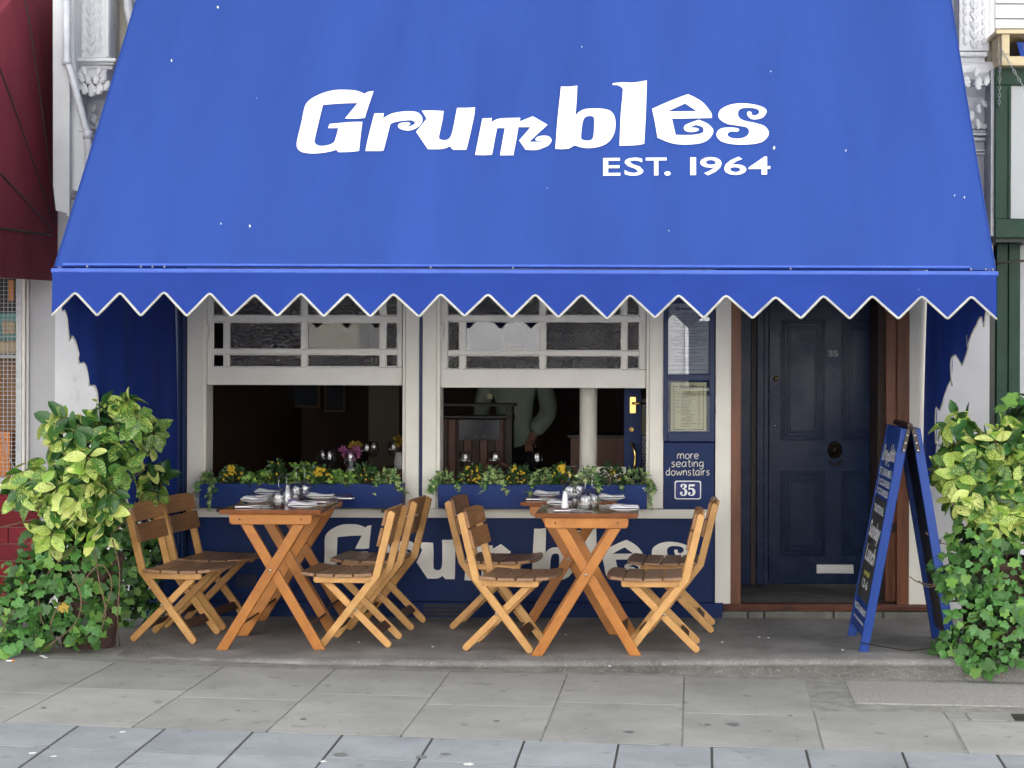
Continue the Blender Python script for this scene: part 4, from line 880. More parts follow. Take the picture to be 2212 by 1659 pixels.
cn = thing('maroon_canopy', 'maroon ribbed fabric canopy over the left neighbouring shop', 'canopy')
XP, ZP, AR, RR_ = FX(128, 515), FZ(128, 512), .05, 1.5
def can(phi, th):
    r = RR_ * math.sin(phi); xx = XP - AR * (1 - math.cos(phi)); return Vector((xx, -.03 - r * math.cos(th), ZP + r * math.sin(th)))
ths = [-1, 18, 45, 71, 91]
def can_g(u, v):
    th = ths[0] + (ths[-1] - ths[0]) * v; 
    # the cloth sags between its hoops
    for a, b in zip(ths, ths[1:]):
        if a <= th <= b: s = math.sin(math.pi * (th - a) / (b - a)); break
    if u < .6: q = can(u / .6 * math.pi / 2, R(th))
    else: q = can(math.pi / 2, R(th)) + Vector((-(u - .6) / .4 * 2.5, 0, 0))
    c0 = Vector((q.x, -.03, ZP)); return c0 + (q - c0) * (1 - .035 * s)
part('canopy_cloth', MB().grid(can_g, 40, 40), 'maroon_canvas', cn, True)
for th in ths[:-1]:
    part('hoop_seam', MB().tube([can(p / 24 * math.pi / 2, R(th)) * 1.0 + Vector((0, -.004, .004)) for p in range(1, 25)] + [can(math.pi / 2, R(th)) + Vector((-2.5, -.004, .004))], .007, 6), 'dark_rib', cn, True)
def val_g(u, v):
    q = can(u / .6 * math.pi / 2, R(-1)) if u < .6 else can(math.pi / 2, R(-1)) + Vector((-(u - .6) / .4 * 2.5, 0, 0))
    return q + Vector((0, .01 * math.sin(u * 60) * v, -.27 * v))
part('canopy_valance', MB().grid(val_g, 60, 4), 'maroon_canvas', cn, True)

# ---- right neighbour
rn = thing('green_shopfront', 'dark green neighbouring shopfront with blank white fascia sign at the right edge', 'building')
box('upper_storeys', 2.002, 16, .12, 9, 5.0, 12.5, 'dirty_stucco', rn, 0); box('shop_wall', FX(2590), 16, .12, 9, -.2, 5.0, 'grey_stucco', rn, 0); box('party_wall', 2.002, 5, .12, .3, 3.6, 5.0, 'dirty_stucco', rn, 0)
for k, (a, b) in enumerate(((-120, -40), (-40, 8), (10, 40), (42, 62))): fbox('white_board', 2150, 2600, a, b, -.12 + .004 * (k % 2), .1, 'white_board', rn, .004)
sf = fbox('sign_frame', 2150, 2600, 146, 184, -.30, .05, 'green_paint', rn, .004); fbox('sign_frame', 2150, 2183.5, 184, 473, -.30, .05, 'green_paint', rn, .004); fbox('sign_frame', 2150, 2600, 473, 514, -.30, .05, 'green_paint', rn, .004)
fbox('sign_bead', 2178, 2182.5, 186, 472, -.312, -.298, 'green_paint', rn, .003)
fbox('white_sign_panel', 2183.5, 2600, 184, 473, -.27, .0, 'sign_white', rn, .002)
fbox('sign_side', 2140, 2151, 150, 510, -.26, .05, 'galvanised', rn, .002)
fbox('dark_soffit', 2150, 2600, 514, 524, -.24, .1, 'dark_green', rn, .002)
fbox('green_pilaster', 2152, 2177, 524, 1400, -.02, .1, 'green_paint', rn, .004); fbox('green_pilaster', 2178, 2203, 524, 1400, -.035, .1, 'green_paint', rn, .004)
fbox('window_frosted', 2203, 2600, 524, 1050, .05, .07, 'sign_white', rn, 0); fbox('stall_riser', 2203, 2600, 1050, 1400, -.0, .1, 'white_stucco', rn, .002)
part('black_cable', MB().tube([at(2148, 570, FD - .3), at(2180, 566, FD - .28), at(2230, 562, FD - .28), at(2330, 560, FD - .28)], .007, 6), 'black_metal', rn, True)
bxn = thing('timber_box', 'cream painted timber box with blue cloth inside above the green sign frame', 'box')
fbox('lid', 2152, 2600, 64, 73, -.42, .05, 'pale_timber', bxn, .004); fbox('corner_post', 2164, 2181, 73, 124, -.40, -.34, 'pale_timber', bxn, .003); fbox('bottom_rail', 2164, 2600, 122, 142, -.40, .0, 'pale_timber', bxn, .003)
fbox('side_board', 2156, 2166, 73, 142, -.34, .04, 'pale_timber', bxn, .003); fbox('box_back', 2166, 2600, 73, 142, -.1, -.05, 'wood_frame_dark', bxn, .0)
part('blue_cloth', MB().grid(lambda u, v: at(2196 + 140 * u - 0 * v + 9 * v, 91 + 32 * v, FD - .30 + .04 * math.sin(u * 20)), 20, 6), 'rail_paint', bxn, True)
def chain(a, b, label, link_r=.011, wire=.0022):
    t = thing('hanging_chain', label, 'chain', loc=a, group='chains hanging from the timber box'); v = b - a; n = int(v.length / (link_r * 2.2)); dirn = v.normalized()
    m0 = MB().tube([(link_r * .6 * math.cos(q), 0, link_r * 1.25 * math.sin(q)) for q in [2 * math.pi * k / 12 for k in range(13)]], wire, 6, False).mesh('chain_link', 'galvanised', True)
    for k in range(n):
        p = dirn * (k + .5) * (v.length / n); o = link('chain_link', m0, t, loc=p + Vector((0, -0.01 * math.sin(math.pi * k / n), -0.03 * math.sin(math.pi * k / n))))
        o.rotation_mode = 'QUATERNION'; o.rotation_quaternion = dirn.to_track_quat('Z', 'Y') @ Matrix.Rotation(R(90 * (k % 2)), 3, 'Z').to_quaternion()
    return t
chain(at(2160, 100, FD - .40), at(2158, 230, FD - .31), 'short chain hanging straight down over the green frame')
chain(at(2163, 106, FD - .43), at(2290, 300, FD - .45), 'long chain slanting across the blank white sign')
rp = thing('rain_pipe', 'worn navy painted pipe on the wall beside the side curtain', 'pipe')
mat('worn_navy', (0.02, 0.045, 0.13), .4, (0.16, 0.18, 0.22), 5, 7, 1, contrast=(.5, .62), stretch=(3, 3, .7))
part('pipe', MB().tube([at(345, 560, FD - .10), at(345, 1040, FD - .10), at(345, 1330, FD - .10)], .016, 12), 'worn_navy', rp, True)
for py in (700, 980): part('pipe_bracket', MB().tube([at(345, py, FD - .10), at(345, py + 6, FD - .10)], .021, 12), 'worn_navy', rp, True)

# the terrace of houses across the street (seen mirrored in the panes and the gloss paint)
for k, (x0, x1, h, m, lb) in enumerate(((-30, -18, 9.6, 'white_stucco', 'white house at the far left end of the row across the street'), (-18, -6.2, 10.2, 'cream_paint', 'cream house left of the grey one across the street'), (-6.2, 2.4, 9.6, 'grey_stucco', 'grey rendered house in the middle of the row across the street'),
        (2.4, 13, 10.4, 'white_stucco', 'tall white house right of the grey one across the street'), (13, 26, 9.8, 'cream_paint', 'cream house at the far right end of the row across the street'))):
    hs_ = thing('terraced_house', lb, 'building', loc=((x0 + x1) / 2, -25, 0), group='houses across the street')
    box('house_wall', x0, x1, -29, -25, -.6, h, m, hs_, 0); box('cornice', x0, x1, -25, -24.7, h - .5, h - .2, 'white_stucco', hs_, 0); box('roof', x0, x1, -28.8, -25.3, h, h + .9, 'asphalt', hs_, 0)
    nc_ = 3 if k == 2 else 4
    for r in range(4):
        for c_ in range(nc_):
            xx_ = x0 + (c_ + .5) * (x1 - x0) / nc_; zz_ = .8 + r * 2.5
            if zz_ + 1.6 > h: continue
            w_ = box('window', xx_ - .5, xx_ + .5, -24.98, -24.9, zz_, zz_ + 1.5, 'white_stucco', hs_, 0); box('pane', xx_ - .42, xx_ + .42, -24.9, -24.88, zz_ + .08, zz_ + 1.42, 'room_blue', w_, 0)
# ================================================================== the blue awning
AW = thing('shop_awning', 'bright blue canvas awning with white lettering and white-edged zigzag valance', 'awning', loc=(-.67, 0, 2))
YB, ZB = -(FD - 8.56), 1.62 + (757 - 581) * 8.56 / FPX       # front rail
YT = -(FD - 9.86)
XBL, XBR = at(118, 585, 8.56).x, at(2150, 592, 8.56).x
ZT = 1.62 + 757 * 9.86 / FPX
slope = (ZT - ZB) / (YT - YB)
YW = -.02; ZW = ZB + slope * (YW - YB)
nrm = Vector((0, -slope, 1)).normalized(); 
def on_awning(px, py, off=0.004):
    u, v = px - CX, py - CY; u, v = u + ROLL * v, v - ROLL * u
    # z = CZ - v d/f ; y = d - FD ; z = ZB + slope (y - YB)
    d = (CZ - ZB + slope * (FD + YB)) / (slope + v / FPX)
    p = Vector((u * d / FPX, d - FD, CZ - v * d / FPX)); return p + nrm * off
def canv(u, v):
    x = XBL + (XBR - XBL) * u; y = YB + (YW - YB) * v; z = ZB + slope * (y - YB)
    sag = -.012 * math.sin(math.pi * u) * 0 ; e = min(u, 1 - u)
    w = .0015 * mnoise.noise(Vector((x * 4.5, y * .8, 0)))
    pinch = .008 * math.sin(math.pi * v) * math.exp(-e * 4.61 / .05)        # the side hems pull in a little
    xx = x + (pinch if u < .5 else -pinch)
    return Vector((xx, y, z)) + nrm * w
part('canvas', MB().grid(canv, 140, 30), 'awning_canvas', AW, True)
for s in (0, 1):
    part('side_hem', MB().tube([canv(s, k / 30) + nrm * .002 for k in range(31)], .004, 6), 'awning_canvas', AW, True)
# rails
rx0, rx1 = XBL - .012, XBR + .012
part('front_rail', MB().box(rx0, rx1, YB - .028, YB + .012, ZB - .032, ZB - .006), 'rail_paint', AW, bevel=.009, seg=3)
part('upper_batten', MB().box(XBL + .04, XBR - .12, YB - .012, YB + .02, ZB + .006, ZB + .020), 'rail_paint', AW, bevel=.005, seg=2)
for px, py in ((188, 583), (304, 583), (329, 586), (930, 583), (1108, 588), (1708, 592), (2098, 588), (2130, 590), (2145, 592), (355, 583)):
    p = at(px, py, 8.54); p.y = YB - .018; p.z = ZB - .003; part('rail_screw', MB().lathe([(.0, .012), (.006, .008), (.004, 0)], p, 8), 'galvanised', AW)
# roller box at the wall
box('roller_box', XBL, XBR, -.18, .05, ZW - .05, ZW + .16, 'white_board', AW, .01)
# folding arms under the canvas
for x in (XBL + .09, XBR - .12):
    part('folding_arm', MB().tube([(x, YB + .03, ZB - .025), (x, YB + .6, ZB + slope * .6 - .06), (x, -.04, ZW - .10)], .012, 8), 'black_metal', AW, True)
# valance with zigzag edge, each tooth a point; rounded notches
peaks = [121, 165, 215, 263, 310, 357, 407, 455, 502, 552, 602, 652, 702, 752, 802, 851, 907, 953, 1005, 1055, 1107, 1157, 1207, 1257, 1312, 1361, 1415, 1466, 1520, 1568, 1625, 1675, 1729, 1778, 1834, 1883, 1939, 1990, 2045, 2097, 2151]
dV = 8.56 - .02
zig = []
for i, px in enumerate(peaks):
    low = (i % 2 == 0); yy = (682 + 8 * (px - 118) / 2035) if low else (631 + 9 * (px - 118) / 2035)
    zig.append(at(px, yy + (3 if i in (9, 24, 31) else 0) - (2 if i in (5, 18) else 0), dV))
zig[0].x = XBL; zig[-1].x = XBR
edge = []
for i, p in enumerate(zig):                                   # round the corners
    if i in (0, len(zig) - 1): edge.append(p); continue
    a, b = zig[i - 1], zig[i + 1]; r = .10 if i % 2 else .055
    for t in (0, .5, 1): 
        q0, q1 = p.lerp(a, r), p.lerp(b, r); edge.append(q0.lerp(p, t).lerp(p.lerp(q1, t), t))
def flap(p, v):
    """hangs from the rail, blown a little"""
    dep = ZB - .03 - p.z; return -.004 - .016 * (v ** 1.5) * (1 + mnoise.noise(Vector((p.x * 2.1, 0, 4)))) - .006 * v * math.sin(p.x * 6.8)
mbv = MB(); nv = 8; n = len(edge); o0 = 0; fine = []
for a, b in zip(edge, edge[1:]):
    k = max(1, int((b - a).length / .02)); fine += [a.lerp(b, t / k) for t in range(k)]
fine.append(edge[-1]); topz = ZB - .03
for p in fine:
    for j in range(nv + 1):
        z = topz + (p.z - topz) * j / nv; v = (topz - z) / (topz - zig[0].z); mbv.v.append((p.x, YB - .03 + flap(p, v), z))
for i in range(len(fine) - 1):
    for j in range(nv): a = i * (nv + 1) + j; mbv.f.append((a, a + nv + 1, a + nv + 2, a + 1))
part('valance', mbv, 'valance_canvas', AW, True)
pp = [Vector((p.x, YB - .03 + flap(p, (topz - p.z) / (topz - zig[0].z)), p.z)) for p in fine]
part('valance_piping', MB().tube(pp, .0062, 8), 'piping', AW, True)
# side curtains hanging between canvas edge and wall, scalloped front edge
def wing(x, pts, sgn):
    """pts: scallop corner points (y, z) from the front rail down to the wall"""
    seq = []
    for (y0, z0), (y1, z1) in zip(pts, pts[1:]):
        for k in range(8):
            t = k / 8; yy = y0 + (y1 - y0) * t; zz = z0 + (z1 - z0) * t
            # each scallop: bulges in towards the wall and up, then drops to a point
            b = math.sin(math.pi * t ** .55) * .30
            L = math.hypot(y1 - y0, z1 - z0); nx, nz = (z0 - z1) / L, (y1 - y0) / L
            seq.append((yy + nx * b * L * .8, zz + nz * b * L * .8))
    seq.append(pts[-1]); mb = MB(); nv = 14; P3 = []
    for (y, z) in seq:
        zt = ZB - .01 + slope * (y - YB)
        for j in range(nv + 1):
            zz = zt + (z - zt) * j / nv; w = .022 * math.sin(y * 13 + zz * 2) * (j / nv) * (1 if y > YB + .3 else .3)
            mb.v.append((x + sgn * (.0 + w), y, zz))
        P3.append(Vector((x + sgn * .022 * math.sin(y * 13 + z * 2) * (1 if y > YB + .3 else .3), y, z)))
    for i in range(len(seq) - 1):
        for j in range(nv): a = i * (nv + 1) + j; mb.f.append((a, a + nv + 1, a + nv + 2, a + 1))
    part('side_curtain', mb, 'wing_canvas', AW, True); part('curtain_piping', MB().tube(P3, .005, 6), 'piping', AW, True)
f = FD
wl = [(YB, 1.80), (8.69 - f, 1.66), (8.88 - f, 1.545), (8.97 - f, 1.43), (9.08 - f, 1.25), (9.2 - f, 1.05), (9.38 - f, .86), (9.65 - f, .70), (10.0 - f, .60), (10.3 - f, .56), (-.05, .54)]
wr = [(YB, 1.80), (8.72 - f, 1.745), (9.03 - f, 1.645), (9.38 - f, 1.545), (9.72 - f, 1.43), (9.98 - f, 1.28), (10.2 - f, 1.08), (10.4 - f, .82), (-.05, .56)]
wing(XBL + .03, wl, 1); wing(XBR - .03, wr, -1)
# lettering on the canvas
for ch in 'Grumbles':
    part('canvas_letter', flat(glyph_D(ch), lambda x, y: on_awning(x, y, .005)), 'white_print', AW)
def canvas_text(txt, px0, px1, base, cap, offset=.012, shear=0):
    t = font_mesh(txt, lambda a, b: (a, b, 0), 1.0, offset, 'LEFT', shear); xs = [v[0] for v in t.v]; ys = [v[1] for v in t.v]; x0, x1 = min(xs), max(xs); H = .70
    k = (px1 - px0) / (x1 - x0)
    mb = MB(); mb.add([on_awning(px0 + (v[0] - x0) * k, base(px0 + (v[0] - x0) * k) - v[1] / H * cap, .005) for v in t.v], t.f)
    part('canvas_letter', mb, 'white_print', AW)
bl = lambda x: 380.5 - (x - 1302) * .0075
for tx, a, b in (('E', 1303, 1340), ('S', 1349, 1390), ('T', 1395, 1440)): canvas_text(tx, a, b, bl, 38)
canvas_text('.', 1435, 1449, bl, 46)
for tx, a, b in (('1', 1491, 1503.5), ('9', 1512, 1559), ('6', 1564, 1612.5), ('4', 1617, 1664)): canvas_text(tx, a, b, bl, 38)
rd = random.Random(5)
for (px, py, r) in ((471, 17, 4), (371, 133, 4), (540, 490, 4.5), (478, 485, 3), (1672, 321, 5), (1257, 103, 2.4), (1827, 327, 3), (1445, 500, 2), (2083, 428, 3), (1665, 156, 2), (1182, 408, 1.6), (555, 214, 1.6), (2062, 424, 2.4), (1985, 627, 1.2)):
    n = 9; pts = [on_awning(px + math.cos(2 * math.pi * k / n) * r * .45 * rd.uniform(.7, 1.3), py + math.sin(2 * math.pi * k / n) * r * .75 * rd.uniform(.7, 1.3), .006) for k in range(n)]
    part('bird_dropping', MB().add(pts, [tuple(range(n))]), 'gum_white', AW)

# ================================================================== planters on the sill
DP = 10.48
def planter(px0, px1, py0, py1, label):
    d = DP; a = at(px0, (py0 + py1) / 2, d); b = at(px1, (py0 + py1) / 2, d); z1 = at((px0 + px1) / 2, py0, d).z; z0 = at((px0 + px1) / 2, py1, d).z
    y0 = d - FD; y1 = -.022; t = thing('window_box', label, 'planter', loc=((a.x + b.x) / 2, (y0 + y1) / 2, z0), group='blue window boxes')
    w = .016
    box('front_board', a.x, b.x, y0, y0 + w, z0, z1, 'planter_blue', t, .003); box('back_board', a.x, b.x, y1 - w, y1, z0, z1, 'planter_blue', t)
    box('end_board', a.x + .001, a.x + w, y0 + w, y1 - w, z0, z1 - .002, 'planter_blue', t); box('end_board', b.x - w, b.x - .001, y0 + w, y1 - w, z0, z1 - .002, 'planter_blue', t)
    tag(box('soil', a.x + w, b.x - w, y0 + w, y1 - w, z0 + .01, z1 - .02, 'soil', t, 0), kind='stuff'); 
    for zz in (z1 - .02,): part('screw', MB().lathe([(0, .002), (.004, .001), (.004, 0)], (b.x - .02, y0, zz), 8, axis='y'), 'steel', t)
    part('shelf_bracket', MB().box(a.x + .1, a.x + .13, y1 - .1, y1 + .001, z0 - .03, z0), 'black_metal', t); part('shelf_bracket', MB().box(b.x - .13, b.x - .1, y1 - .1, y1 + .001, z0 - .03, z0), 'black_metal', t)
    return t
planter(430, 869, 1045, 1097, 'long blue window box on the sill of the left sash window')
planter(946, 1397, 1047, 1099, 'long blue window box on the sill of the right sash window')

def leaf_poly(kind):
    if kind == 'ivy':
        pts = [(0, 0), (.22, -.12), (.48, .08), (.36, .30), (.52, .62), (.26, .60), (.0, 1.0), (-.26, .60), (-.52, .62), (-.36, .30), (-.48, .08), (-.22, -.12)]
    elif kind == 'spiky':
        pts = [(0, 0), (.2, -.1), (.42, .0), (.26, .22), (.5, .5), (.2, .48), (0, 1.1), (-.2, .48), (-.5, .5), (-.26, .22), (-.42, 0), (-.2, -.1)]
    elif kind == 'small': pts = [(0, 0), (.25, .3), (.2, .7), (0, 1), (-.2, .7), (-.25, .3)]
    return pts
def add_leaf(mb, base, tip_dir, normal, size, kind, cup=.12, rng=random):
    t = tip_dir.normalized(); nn = (normal - t * normal.dot(t)); nn = nn.normalized() if nn.length > 1e-4 else t.orthogonal().normalized(); s = t.cross(nn)
    pts = leaf_poly(kind); c = base + t * size * .42 + nn * size * -.0
    vs = [c + nn * size * cup * .6] + [base + (s * x + t * y) * size - nn * size * cup * (abs(x) * 1.2 + max(0, y - .6)) for x, y in pts]
    n = len(pts); mb.add(vs, [(0, 1 + i, 1 + (i + 1) % n) for i in range(n)])
def rand_dir(rng, bias=Vector((0, -.5, .4)), k=.8):
    while True:
        v = Vector((rng.uniform(-1, 1), rng.uniform(-1, 1), rng.uniform(-1, 1)))
        if .1 < v.length < 1: return (v.normalized() * k + bias).normalized()
def box_plant(px, py, w, h, kind, label, name, cat, seed, trail=False):
    """w, h in px: spread and height above the box rim"""
    rng = random.Random(seed); d = DP + .06; c = at(px, 1048, d); s = d / FPX; t = thing(name, label, cat, loc=(c.x, c.y, c.z - .02), group='plants in the window boxes')
    H, W = h * s * .66, w * s / 2; mb = MB(); st = MB()
    lk = {'ivy': ('spiky', .036, 'box_ivy', 110), 'lime': ('spiky', .042, 'box_green_leaf', 95), 'yellow': ('small', .036, 'box_dark_leaf', 210), 'bush': ('small', .030, 'box_dark_leaf', 260), 'berry': ('small', .034, 'box_dark_leaf', 200)}[kind]
    tips = []
    for k in range(lk[3]):
        a = rng.uniform(-1, 1); hh = rng.random() ** 1.3; yy = rng.uniform(-.055, .05)
        wid = W * (1.0 - .45 * hh) if kind in ('ivy', 'lime') else W * (1.25 - .85 * hh)
        p = Vector((c.x + a * wid, c.y + yy - (.035 if kind == 'ivy' and abs(a) > .5 else 0), c.z + hh * H - (.02 + .03 * rng.random()) * (abs(a) > .6) * (kind == 'ivy')))
        td = Vector((a + rng.uniform(-.6, .6), rng.uniform(-1, -.05), rng.uniform(-.5, .8))); add_leaf(mb, p, td, rand_dir(rng, Vector((0, -.8, .5)), .7), lk[1] * rng.uniform(.65, 1.2), lk[0])
        if k % 14 == 0: st.tube([(c.x + a * wid * .4, c.y + yy * .5, c.z - .03), tuple(p.lerp(Vector((c.x, c.y, c.z)), .4)), tuple(p)], .0016, 5)
    if trail:
        for k in range(12):
            z = -.01 - .011 * k; add_leaf(mb, Vector((c.x + trail * .02 + rng.uniform(-.014, .014), DP - FD - .012, c.z + z)), Vector((rng.uniform(-1, 1), -.3, -.8)), Vector((0, -1, .3)), .03 * rng.uniform(.7, 1.1), 'spiky')
    part('foliage', mb, lk[2], t, True); tag(t.children[-1], kind='stuff'); tag(part('stems', st, 'vine', t), kind='stuff')
    if kind in ('yellow', 'bush', 'berry'):
        fl = MB(); nF = {'yellow': 30, 'bush': 22, 'berry': 5}[kind]
        for k in range(nF):
            if kind == 'yellow': 
                a, hh = rng.gauss(0, .16), .82 + rng.uniform(-.2, .24); 
                if k % 6 == 0: a, hh = rng.uniform(-.9, .9), rng.uniform(.3, .7)
            elif kind == 'bush': hh = rng.uniform(.15, 1.0); a = rng.uniform(-1, 1) * (1.05 - .7 * hh)
            else: hh = rng.uniform(.3, 1.0); a = rng.uniform(-1, 1) * (.9 - .5 * hh)
            p = Vector((c.x + a * W, c.y - .05 - rng.random() * .02, c.z + hh * H)); r = .0052 * rng.uniform(.8, 1.4) * (1.25 if kind == 'yellow' else 1)
            for q in range(4):
                an = q * math.pi / 2 + rng.random(); add_leaf(fl, p, Vector((math.cos(an), -.25, math.sin(an))), Vector((0, -1, .2)), r * 1.5, 'small', .1)
            fl.lathe([(0, r * .5), (r * .5, .0), (0, -r * .4)], p + Vector((0, -.002, 0)), 5)
        tag(part('flowers', fl, 'petal_yellow', t), kind='stuff')
    return t
LB = [(451, 44, 36, 'ivy', 'variegated trailing ivy at the left end of the left window box', True), (507, 62, 62, 'yellow', 'plant with brightest yellow flower cluster near the left end of the left window box', 0),
      (557, 74, 42, 'lime', 'pale green spiky ivy between the first yellow flowers and the dark sprig in left box', 0), (596, 46, 78, 'berry', 'tall dark sprig with few yellow flowers in the middle of the left window box', 0),
      (655, 60, 76, 'lime', 'tall bright green ivy behind the wine glasses in the left window box', 0), (694, 66, 56, 'yellow', 'second yellow flower cluster right of the wine glasses in the left window box', 0),
      (742, 58, 46, 'lime', 'low pale ivy in the right half of the left window box', 0), (789, 62, 66, 'berry', 'dark sprig with small yellow buds towards the right of left window box', 0), (840, 70, 50, 'ivy', 'variegated ivy at the right end of the left window box', 0)]
for i, (px, w, h, k, lb, tr) in enumerate(LB): box_plant(px, 0, w, h, k, lb, 'flowering_plant' if k in ('yellow', 'berry', 'bush') else 'potted_ivy', 'flower' if k in ('yellow', 'berry', 'bush') else 'ivy', 100 + i, 1 if tr else False)
RB = [(962, 70, 40, 'ivy', 'variegated ivy spilling over the left end of the right window box'), (1022, 56, 66, 'bush', 'tall yellow speckled plant, left one of two in the right window box'),
      (1068, 58, 58, 'ivy', 'rounded variegated ivy between the two yellow speckled plants'), (1120, 56, 64, 'bush', 'tall yellow speckled plant, right one of two in the right window box'),
      (1172, 56, 56, 'ivy', 'rounded variegated ivy left of the single yellow flower cluster in the right box'), (1216, 48, 66, 'yellow', 'single bright yellow flower cluster in front of the white column'),
      (1270, 66, 56, 'ivy', 'variegated ivy behind the upturned glasses on the right table'), (1322, 56, 70, 'berry', 'dark leaved plant before the low white board in the right window box'), (1376, 84, 56, 'ivy', 'variegated ivy spilling over the right end of the right window box')]
for i, (px, w, h, k, lb) in enumerate(RB): box_plant(px, 0, w, h, k, lb, 'flowering_plant' if k in ('yellow', 'berry', 'bush') else 'potted_ivy', 'flower' if k in ('yellow', 'berry', 'bush') else 'ivy', 200 + i, 4 if i == 8 else False)

# ================================================================== folding chairs
def bar(mb, p, q, w, y0, y1, round_ends=True):
    """flat bar in the x-z plane from p to q, width w, between y0 and y1"""
    p, q = Vector(p), Vector(q); d = (q - p).normalized(); n = Vector((-d.y, d.x)); h = w / 2; pts = []
    for c, s in ((q, 1), (p, -1)):
        if round_ends:
            for k in range(7): a = math.pi / 2 - math.pi * k / 6; pts.append(tuple(c + (d * math.cos(a) + n * math.sin(a)) * h * s))
        else: pts += [tuple(c + n * h * s), tuple(c - n * h * s)]
    return mb.prism(pts, 'y', y0, y1)
def make_chair(label):
    """faces +x; origin on the floor below the bend of the side rails"""
    t = thing('folding_chair', label, 'chair', group='wooden folding chairs round the tables')
    W = .18; T = .024
    for s in (-1, 1):
        ya, yb = (s * W, s * (W - T))
        k = Vector((0, .395)); top = Vector((-.083, .735)); ft = Vector((.295, .018)); w = .040
        # side rail with its bend
        d1 = (k - top).normalized(); d2 = (ft - k).normalized(); n1 = Vector((-d1.y, d1.x)); n2 = Vector((-d2.y, d2.x)); nm = (n1 + n2).normalized(); nm = nm / nm.dot(n1)
        pts = [tuple(top - n1 * w / 2), tuple(k - nm * w / 2)]
        pts += [tuple(ft + (d2 * math.sin(a) - n2 * math.cos(a)) * w / 2) for a in [math.pi * i / 6 for i in range(7)]]
        pts += [tuple(k + nm * w / 2), tuple(top + n1 * w / 2), tuple(top + n1 * w * .2 - d1 * .012)]
        part('side_rail', MB().prism(pts, 'y', min(ya, yb), max(ya, yb)), 'chair_wood', t, bevel=.004, loc=(0, 0, 0))
        yi, yj = s * (W - T - .003), s * (W - 2 * T - .003)
        lg = part('crossing_leg', bar(MB(), (.292, .365), (-.058, .018), .038, min(yi, yj), max(yi, yj)), 'chair_wood', t, bevel=.004, loc=(0, 0, 0))
        sr_ = [(.03, .352), (.335, .352), (.345, .362), (.345, .388), (.03, .388)]
        part('seat_rail', MB().prism(sr_, 'y', min(ya, yb) if s < 0 else min(ya, yb), max(ya, yb)), 'chair_wood', t, bevel=.004, loc=(0, 0, 0))
        part('bolt', MB().lathe([(0, .004), (.006, .003), (.007, 0)], (.115, s * W - (.0 if s < 0 else -.004), .207), 10, axis='y'), 'steel', t, True, loc=(0, 0, 0))
    # four seat slats, dished
    for i in range(4):
        x0 = .022 + i * .104; x1 = x0 + .094; mb = MB(); n = 8; W2 = .205
        def zt(x, y): u = (x - .02) / .41; return .402 + .010 * (2 * u - .9) ** 2 - (.030 * max(0, u - .78) / .22 * 1.0 if False else 0) - .006 * (1 - (y / W2) ** 2) 
        vs = []
        for j in range(n + 1):
            y = -W2 + 2 * W2 * j / n; ww = (x1 if i < 3 else x1 - .025 * abs(y / W2) ** 3)
            xs0 = x0
            vs += [(xs0, y, zt(x0, y)), (ww, y, zt(x1, y)), (ww, y, zt(x1, y) - .018), (xs0, y, zt(x0, y) - .018)]
        fs = [(0, 1, 2, 3), (n * 4 + 3, n * 4 + 2, n * 4 + 1, n * 4)]
        for j in range(n):
            for q in range(4): a = j * 4 + q; b = j * 4 + (q + 1) % 4; fs.append((a, a + 4, b + 4, b))
        part('seat_slat', mb.add(vs, fs), 'slat_wood', t, bevel=.003, loc=(0, 0, 0))
    # two broad back slats, curved
    for i, (s0, s1) in enumerate(((.155, .258), (.270, .375))):
        d1 = Vector((-.083, .340)).normalized(); n1 = Vector((d1.y, -d1.x)); mb = MB(); n = 10; vs = []
        for j in range(n + 1):
            y = -.186 + .372 * j / n; bow = -.026 * (1 - (y / .186) ** 2); crown = (.0 if i == 0 else -.018 * abs(y / .186) ** 4)
            for (s_, off) in ((s0, .022), (s1 + crown, .022), (s1 + crown, .038), (s0, .038)):
                b = Vector((0, .395)) + d1 * s_ + n1 * (off + bow); vs.append((b.x, y, b.y))
        fs = [(0, 1, 2, 3), (n * 4 + 3, n * 4 + 2, n * 4 + 1, n * 4)]
        for j in range(n):
            for q in range(4): a = j * 4 + q; b = j * 4 + (q + 1) % 4; fs.append((a, a + 4, b + 4, b))
        part('back_slat', mb.add(vs, fs), 'back_wood', t, bevel=.003, loc=(0, 0, 0))
    for (x, z, w2) in ((.235, .095, W - T), (.005, .085, W - 2 * T - .003)):
        dv = Vector((.295, -.377)).normalized() if x > .1 else Vector((-.35, -.347)).normalized()
        p = Vector((x, z)); mb = MB(); bar(mb, p - dv * .025, p + dv * .025, .014, -w2, w2, False); part('stretcher', mb, 'stretcher_wood', t, bevel=.002, loc=(0, 0, 0))
    return t
def place(o, front, rear, side=1):
    """front, rear: floor points (x, y) of the near side feet; the chair's near side is local -y when facing right"""
    f, r = Vector(front), Vector(rear); ang = math.atan2(f.y - r.y, f.x - r.x)
    o.rotation_euler = (0, 0, ang); ca, sa = math.cos(ang), math.sin(ang)
    lx, ly = .295, -.168 * side           # local spot of the front foot on the near side
    o.location = (f.x - (ca * lx - sa * ly), f.y - (sa * lx + ca * ly), 0)
yy = lambda d: d - FD
